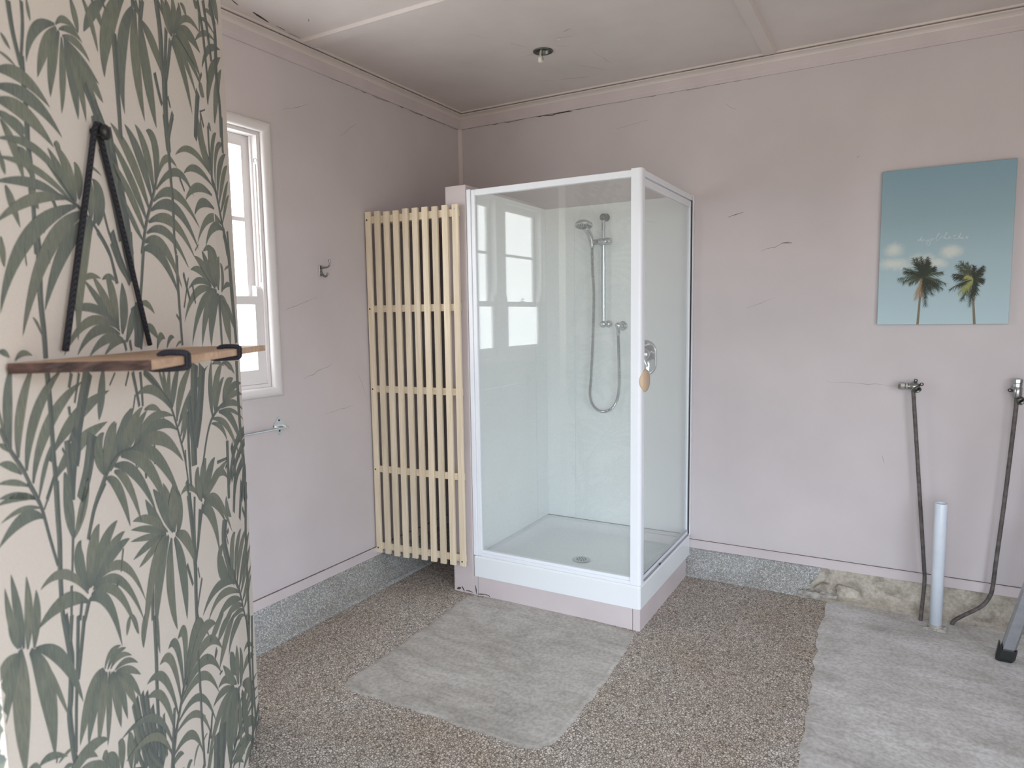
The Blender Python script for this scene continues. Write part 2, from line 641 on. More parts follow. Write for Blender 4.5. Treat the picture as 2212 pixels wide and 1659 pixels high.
# ceiling with a round hole for the missing light
HC, HR = (0.904, -0.636), 0.040
cm = MB()
X0, X1, Y0, Y1 = -0.12, XR + 0.12, YF - 0.12, 0.12
hx0, hx1, hy0, hy1 = HC[0] - 0.1, HC[0] + 0.1, HC[1] - 0.1, HC[1] + 0.1
for z in (H, H + 0.05):
    for (a, b, c, d) in ((X0, hx0, Y0, Y1), (hx1, X1, Y0, Y1), (hx0, hx1, Y0, hy0), (hx0, hx1, hy1, Y1)):
        cm.add([(a, c, z), (b, c, z), (b, d, z), (a, d, z)], [(0, 1, 2, 3)])
    N = 32
    ci = [(HC[0] + HR * math.cos(2 * PI * k / N), HC[1] + HR * math.sin(2 * PI * k / N), z) for k in range(N)]
    sq = []
    for k in range(N):
        c, s = math.cos(2 * PI * k / N), math.sin(2 * PI * k / N)
        q = 0.1 / max(abs(c), abs(s))
        sq.append((HC[0] + q * c, HC[1] + q * s, z))
    cm.loft([ci, sq], False, False)
ceil = struct(cm.build('ceiling', M['ceiling']), 'cracked pale ceiling with battens', 'ceiling')

# ceiling battens (cover strips), a run of each
def batten(name, a, b, axis, w=0.026):
    """low trapezoid cover strip with softened edges"""
    w0, w1, h = w + 0.008, w, 0.012
    mb = MB()
    prof = [(-w0, 0), (-w1, -h), (w1, -h), (w0, 0)]
    if axis == 0:
        mb.loft([[(x, a[1] + p, H + q) for p, q in prof] for x in (a[0], b[0])])
    else:
        mb.loft([[(a[0] + p, y, H + q) for p, q in prof] for y in (a[1], b[1])])
    return struct(mb.build(name, M['ceiling']))


batten('trim_1', (0.0505, -1.284), (XR - 0.0505, -1.284), 0, 0.036)
batten('trim_2', (1.815, -0.0505), (1.815, -1.2395), 1)
batten('trim_3', (1.815, -1.3285), (1.815, YF + 0.0505), 1)
batten('trim_4', (0.0505, -2.60), (1.779, -2.60), 0)

# cornice mould and frieze board
CP = [(0.0, 0.0), (0.050, 0.0), (0.050, -0.0085), (0.0415, -0.0085), (0.0415, -0.0125), (0.0445, -0.0140), (0.0445, -0.0190), (0.034, -0.0205),
      (0.024, -0.0235), (0.016, -0.0285), (0.0120, -0.0340), (0.0, -0.0340)]
CJ = [(0.0417, -0.0088), (0.0432, -0.0088), (0.0432, -0.0122), (0.0417, -0.0122)]      # dark strip that paints the shade in the mould's groove


def run_left(name, prof, y0, y1, mat, zb):
    return struct(MB().loft([[(p, y, zb + q) for p, q in prof] for y in (y0, y1)]).build(name, mat))


def run_back(name, prof, x0, x1, mat, zb):
    return struct(MB().loft([[(x, -p, zb + q) for p, q in prof] for x in (x0, x1)]).build(name, mat))


run_left('trim_5', CP, YF, 0.0, M['ceiling'], H)
run_left('trim_15', CJ, YF, -0.043, M['groove_line'], H)
run_back('trim_16', CJ, 0.043, XR, M['groove_line'], H)
run_back('trim_6', CP, 0.0, XR, M['ceiling'], H)
FB = [(0.0, 0.0), (0.011, 0.0), (0.011, -0.036), (0.0095, -0.0385), (0.0095, -0.057), (0.0, -0.057)]
run_left('trim_7', FB, YF, 0.0, M['trim'], H - 0.034)
run_back('trim_8', FB, 0.0, XR, M['trim'], H - 0.034)
# corner cover strip
struct(MB().loft([[(0, 0, z), (0.022, 0, z), (0.022, -0.006, z), (0.006, -0.022, z), (0, -0.022, z)] for z in (0.178, 2.5385)]).build('trim_9', M['trim']))

# skirting boards above the kerb
SB = [(0.0, 0.0), (0.010, 0.0), (0.010, -0.003), (0.012, -0.004), (0.012, -0.045), (0.0, -0.045)]
run_left('baseboard_left', SB, YF, 0.0, M['trim'], 0.1790)
run_back('baseboard_back', SB, 0.0, XR, M['trim'], 0.1790)
gl = [(0.0003, 0.0), (0.0102, 0.0), (0.0102, 0.0007), (0.0003, 0.0007)]  # thin dark line along the top of the skirting
run_left('trim_10', gl, YF, -0.0, M['groove_line'], 0.1790)
run_back('trim_11', gl, 0.0, XR, M['groove_line'], 0.1790)


# coved terrazzo kerbs
def cove(w, zt, base):
    """hollow profile: leans out from the wall, then sweeps round on to the floor"""
    pts = [(0.0, 0.0), (0.0, zt), (base, zt)]
    for k in range(1, 11):
        a = k / 10
        pts.append((base + (w - base) * (0.30 * a + 0.70 * a ** 2.6), zt * (1 - a) ** 1.25))
    return pts


cv = cove(0.125, 0.1335, 0.012)
mb = MB()
mb.smooth = True
mb.loft([[(p, y, q + 0.0005) for p, q in cv] for y in (YF, -0.060)], False, False)
mb.smooth = False
mb.add([(p, -0.060, q + 0.0005) for p, q in cv], [tuple(range(len(cv)))])
struct(mb.build('trim_12', M['kerb']), 'coved grey terrazzo kerb along the left wall', 'kerb')
cvb = cove(0.092, 0.1325, 0.020)
mb = MB()
rnd = random.Random(3)
ring = [[(0.0, -p, q + 0.0005) for p, q in cvb], [(1.0, -p, q + 0.0005) for p, q in cvb], [(1.9, -p, q + 0.0005) for p, q in cvb]]
# broken end: leans back from top to bottom with a ragged face
ring.append([(2.035 + 0.075 * (q / 0.1325) + (rnd.uniform(-0.012, 0.012) if 0.004 < q else 0), -p, q + 0.0005) for p, q in cvb])
mb.smooth = True
mb.loft(ring, False, False)
mb.smooth = False
mb.add(ring[-1], [tuple(range(len(cvb)))])
kb = struct(mb.build('trim_13', M['kerb']), 'coved grey terrazzo kerb along the back wall, ending in a broken edge', 'kerb')

# rough concrete left where the kerb has been broken away
mb = MB()
rows = []
NX, NZ = 70, 9
for j in range(NZ + 1):
    row = []
    for i in range(NX + 1):
        x = 2.02 + (XR - 2.02) * i / NX
        t = j / NZ
        prof_y = 0.008 + 0.010 * (1 - t) + 0.085 * max(0, 0.30 - t) / 0.30 * max(0, 0.30 - t) / 0.30
        z = 0.0008 + 0.1322 * t
        prof_y += rnd.uniform(-0.006, 0.006) * (0 if j in (0, NZ) else 1)
        row.append((x, -max(prof_y, 0.001), z))
    rows.append(row)
mb.smooth = True
mb.loft(rows, False, False, closed=False)
rb = struct(mb.build('trim_14', M['rough']), 'rough bare concrete where the kerb is broken away', 'kerb')
# mortar lumps at the broken end
def lump(cx, cy, cz, rx, ry, rz, seed, mat):
    r = random.Random(seed)
    mb = MB()
    bm = bmesh.new()
    bmesh.ops.create_icosphere(bm, subdivisions=2, radius=1.0)
    for v in bm.verts:
        k = 1 + r.uniform(-0.34, 0.34)
        v.co = Vector((cx + v.co.x * rx * k, cy + v.co.y * ry * k, max(0.001, cz + v.co.z * rz * k)))
    mb.add([v.co[:] for v in bm.verts], [[v.index for v in f.verts] for f in bm.faces])
    bm.free()
    return mb.build('mortar_lump', mat, kb)


lump(2.060, -0.078, 0.010, 0.052, 0.020, 0.020, 2, M['mortar'])
lump(2.135, -0.062, 0.010, 0.040, 0.020, 0.020, 3, M['mortar'])
lump(2.120, -0.034, 0.034, 0.036, 0.022, 0.030, 6, M['rough'])
lump(2.215, -0.030, 0.030, 0.050, 0.020, 0.034, 5, M['rough'])


# cracks and chips: thin raised flakes and grooves lying on the plaster
def flecks(name, parent, segs, mat, mapf):
    mb = MB()
    r = random.Random(11)
    for (x0, y0, x1, y1, w) in segs:
        n = max(2, int(math.hypot(x1 - x0, y1 - y0) / 0.03))
        L = []
        d = Vector((x1 - x0, y1 - y0)).normalized()
        nn = Vector((-d.y, d.x))
        for k in range(n + 1):
            t = k / n
            p = Vector((x0 + (x1 - x0) * t, y0 + (y1 - y0) * t)) + nn * (r.uniform(-1, 1) * 0.004 if 0 < k < n else 0)
            ww = w * (0.62 if name == 'hairline_crack' else 1.0) * (0.3 + 0.7 * math.sin(PI * min(max(t, 0.08), 0.92))) * r.uniform(0.6, 1.2)
            L.append((p + nn * ww, p - nn * ww))
        for k in range(n):
            a, b, c, d2 = L[k][0], L[k][1], L[k + 1][1], L[k + 1][0]
            top = [mapf(q.x, q.y) for q in (a, b, c, d2)]
            mb.add(top, [(0, 1, 2, 3)])
    return mb.build(name, mat, parent)


CE = lambda x, y: (x, y, H - 0.0006)
flecks('hairline_crack', ceil, [(0.96, -0.40, 1.06, -0.25, 0.0012), (1.12, -0.30, 1.10, -0.52, 0.0009), (0.80, -0.245, 0.95, -0.20, 0.0022), (0.70, -0.28, 0.80, -0.24, 0.0008),
                               (0.98, -0.66, 1.03, -0.62, 0.0012), (0.82, -0.80, 0.86, -0.72, 0.0010), (0.79, -0.62, 0.86, -0.63, 0.001), (1.02, -0.74, 1.09, -0.72, 0.0022),
                               (0.72, -0.98, 0.76, -0.90, 0.001), (1.12, -0.80, 1.08, -0.78, 0.003)], M['grime'], CE)
flecks('paint_flake', ceil, [(0.10, -1.62, 0.075, -1.52, 0.006), (0.12, -1.74, 0.10, -1.69, 0.003), (0.075, -1.48, 0.07, -1.43, 0.0035), (0.20, -1.90, 0.17, -1.84, 0.002),
                            (0.06, -1.40, 0.065, -1.34, 0.0025), (0.24, -1.46, 0.22, -1.44, 0.002)], M['grime'], CE)
flecks('filled_chip', ceil, [(0.97, -0.69, 1.06, -0.74, 0.006), (0.09, -1.44, 0.10, -1.40, 0.004)], M['plaster_chip'], CE)
WBK = lambda x, z: (x, -0.0006, z)
WLF = lambda y, z: (0.0006, y, z)
flecks('hairline_crack', wb, [(1.02, 2.40, 1.20, 2.42, 0.0008), (1.78, 1.70, 1.92, 1.74, 0.0010), (1.60, 2.44, 1.66, 2.40, 0.0008), (2.10, 1.06, 2.40, 1.05, 0.0007),
                             (1.72, 1.42, 1.86, 1.47, 0.0007), (2.35, 0.72, 2.36, 0.68, 0.0007)], M['grime'], WBK)
flecks('scuff_mark', wb, [(1.62, 1.88, 1.70, 1.90, 0.0012), (1.88, 1.735, 1.93, 1.732, 0.002), (2.2, 2.1, 2.21, 2.11, 0.001)], M['grime'], WBK)
flecks('hairline_crack', wl, [(-1.44, 1.44, -1.24, 1.50, 0.0010), (-1.35, 1.12, -1.16, 1.18, 0.0011), (-1.05, 2.28, -0.92, 2.37, 0.0009), (-0.98, 1.12, -0.92, 0.98, 0.0007),
                             (-1.22, 0.94, -1.02, 0.96, 0.0007), (-1.40, 2.32, -1.24, 2.38, 0.0008)], M['grime'], WLF)
# dirty joint under the frieze, with a few knocked chips
flecks('dirty_joint', wb, [(0.02, 2.5385, 0.92, 2.5385, 0.0016), (0.92, 2.5385, 1.75, 2.539, 0.0008), (0.55, 2.535, 0.76, 2.533, 0.0035)], M['grime'], WBK)
flecks('dirty_joint', wl, [(-1.10, 2.5385, -0.02, 2.5385, 0.0014)], M['grime'], WLF)

# ---------------------------------------------------------------- windows
win1 = bpy.data.objects.new('window_1', None)
win2 = bpy.data.objects.new('window_2', None)
for w, y in ((win1, -1.78), (win2, -2.42)):
    w.location = (0, y, WZ0)
    w['kind'] = 'structure'
    COL.objects.link(w)
win1['label'], win1['category'] = 'frosted sash window with bullnose frame, half hidden by the palm wall', 'window'
win2['label'], win2['category'] = 'second frosted sash window behind the palm wall, seen only in the shower glass', 'window'
BN = [(0.0, 0.0), (0.006, 0.0), (0.0115, 0.0006), (0.0160, 0.003), (0.0190, 0.007), (0.0210, 0.012), (0.0220, 0.018), (0.0222, 0.025), (0.0215, 0.032), (0.0198, 0.039), (0.0170, 0.046), (0.0130, 0.052), (0.0080, 0.057), (0.0, 0.060)]
OY0, OY1, OZ0, OZ1 = WY0 - 0.06, WY1 + 0.06, WZ0 - 0.04, WZ1 + 0.05


# mitred frame: inner corner at the opening, profile runs outward
def prof_at(y, z, sy, sz):
    return [(0.0003 + a, y + sy * b, z + sz * b) for a, b in BN]


c00 = prof_at(WY0, WZ0, -1, -0.75)
c10 = prof_at(WY1, WZ0, 1, -0.75)
c11 = prof_at(WY1, WZ1, 1, 0.85)
c01 = prof_at(WY0, WZ1, -1, 0.85)
for a, b in ((c00, c10), (c10, c11), (c11, c01), (c01, c00)):
    am = MB()
    am.smooth = True
    am.loft([a, b], False, False).build('architrave', M['white_wood'], win1)
# jamb lining of the opening and mullion between the two sashes
MB().box((-0.118, WY1 - 0.016, WZ0 + 0.016), (0.0, WY1 - 0.0003, WZ1 - 0.016)).build('jamb', M['white_wood'], win1)
MB().box((-0.118, WY0 + 0.0003, WZ1 - 0.0158), (0.0, WY1 - 0.0003, WZ1 - 0.0003)).build('head', M['white_wood'], win1)
MB().box((-0.118, WY0 + 0.0003, WZ0 + 0.0003), (0.0, WY1 - 0.0003, WZ0 + 0.0158)).build('sill', M['white_wood'], win1)
MB().box((-0.118, WY0 + 0.0003, WZ0 + 0.016), (0.0, WY0 + 0.016, WZ1 - 0.016)).build('jamb', M['white_wood'], win2)
MB().box((-0.118, -2.148, WZ0 + 0.016), (0.0, -2.022, WZ1 - 0.016)).build('mullion', M['white_wood'], win2)
# sash cord and pulley bead on the visible jamb
MB().tube([(-0.012, WY1 - 0.0195, 1.56), (-0.012, WY1 - 0.0195, 2.06)], 0.0025, 8).build('sash_cord', M['wire'], win1)
MB().lathe([(0.010, 0), (0.010, 0.003), (0.005, 0.0045)], (-0.012, WY1 - 0.0162, 2.075), (0, -1, 0), 14).build('pulley', M['old_chrome'], win1)
MB().box((-0.040, WY1 - 0.024, 1.545), (-0.030, WY1 - 0.0162, WZ1 - 0.0162)).build('parting_bead', M['white_wood'], win1)


def sash(win, y0, y1):
    """double-hung pair: two-pane upper sash set back, single-pane lower sash in front, with horns"""
    y1 -= 0.0165 if win is win1 else 0.0005
    y0 += 0.0005 if win is win1 else 0.0165
    z0, z1, zm = WZ0 + 0.0165, WZ1 - 0.0165, 1.50
    st = 0.040
    # lower sash, front
    x0, x1 = -0.038, -0.010
    lo = MB().box((x0, y0, z0), (x1, y0 + st, zm)).box((x0, y1 - st, z0), (x1, y1, zm)).box((x0, y0 + st, z0), (x1, y1 - st, z0 + 0.062))
    lo.box((x0, y0 + st, zm - 0.036), (x1, y1 - st, zm))
    ls = lo.build('lower_sash', M['white_wood'], win)
    for ya, yb in ((y0, y0 + st * 0.7), (y1 - st * 0.7, y1)):
        hp = [(x0, zm + 0.0003), (x1, zm + 0.0003), (x1, zm + 0.032), (x1 - 0.006, zm + 0.042), (x1 - 0.016, zm + 0.045), (x0, zm + 0.045)]
        MB().prism(hp, ya, yb, (0, 2, 1)).build('horn', M['white_wood'], ls)
    MB().box((x0 + 0.008, y0 + st + 0.0005, z0 + 0.0625), (x0 + 0.013, y1 - st - 0.0005, zm - 0.0365)).build('pane', M['pane'], ls)
    # upper sash, set back
    x0, x1 = -0.078, -0.050
    zb = zm - 0.036
    up_ = MB().box((x0, y0, zb), (x1, y0 + st, z1)).box((x0, y1 - st, zb), (x1, y1, z1)).box((x0, y0 + st, z1 - 0.045), (x1, y1 - st, z1))
    up_.box((x0, y0 + st, zb), (x1, y1 - st, zb + 0.036)).box((x0 + 0.004, y0 + st, 1.818), (x1 - 0.002, y1 - st, 1.836))
    us = up_.build('upper_sash', M['white_wood'], win)
    for za, zc in ((zb + 0.0365, 1.8175), (1.8365, z1 - 0.0455)):
        MB().box((x0 + 0.008, y0 + st + 0.0005, za), (x0 + 0.013, y1 - st - 0.0005, zc)).build('pane', M['pane'], us)
    # sash fastener on the meeting rail
    yc = (y0 + y1) / 2
    MB().box((-0.034, yc - 0.022, zm + 0.0003), (-0.014, yc + 0.022, zm + 0.005)).cyl((-0.024, yc, zm + 0.004), (-0.024, yc, zm + 0.022), 0.005, 10).box((-0.028, yc - 0.026, zm + 0.018), (-0.020, yc + 0.010, zm + 0.024)).build('sash_lock', M['old_chrome'], ls)


sash(win1, -2.0215, WY1)
sash(win2, WY0, -2.1485)

# ---------------------------------------------------------------- palm-papered partition
FOLD = Vector((0.69862616, -2.30813617))
MD = Vector((-0.6362339, 0.77149623))
MN = Vector((0.77149623, 0.6362339))
SD = Vector((-0.68005883, 0.73315755))
SN = Vector((0.73315755, 0.68005883))
SLEN, SNEAR, PT = 0.3091, -1.2000, 0.12


def pw(s, n, z):
    """point on the papered wall: s along it (0 at the slight fold), n out from its face"""
    if s < SNEAR:        # round the near corner, along the end face of the partition
        p = FOLD + MD * (SNEAR - n) - MN * (SNEAR - s)
    else:
        p = FOLD + (MD * s + MN * n if s <= 0 else SD * s + SN * n)
    return (p.x, p.y, z)


nc, fo, en = [Vector(pw(s, 0, 0)[:2]) for s in (SNEAR, 0, SLEN)]
bk = [en - SN * PT, fo - MN * PT, nc - MN * PT]
poly = [tuple(nc), tuple(fo), tuple(en)] + [tuple(p) for p in bk]
part_w = MB().prism(poly, 0.0, H).build('wall_partition', M['paper'])
struct(part_w, 'partition wall covered in cream wallpaper with grey-green palm leaves', 'wall')

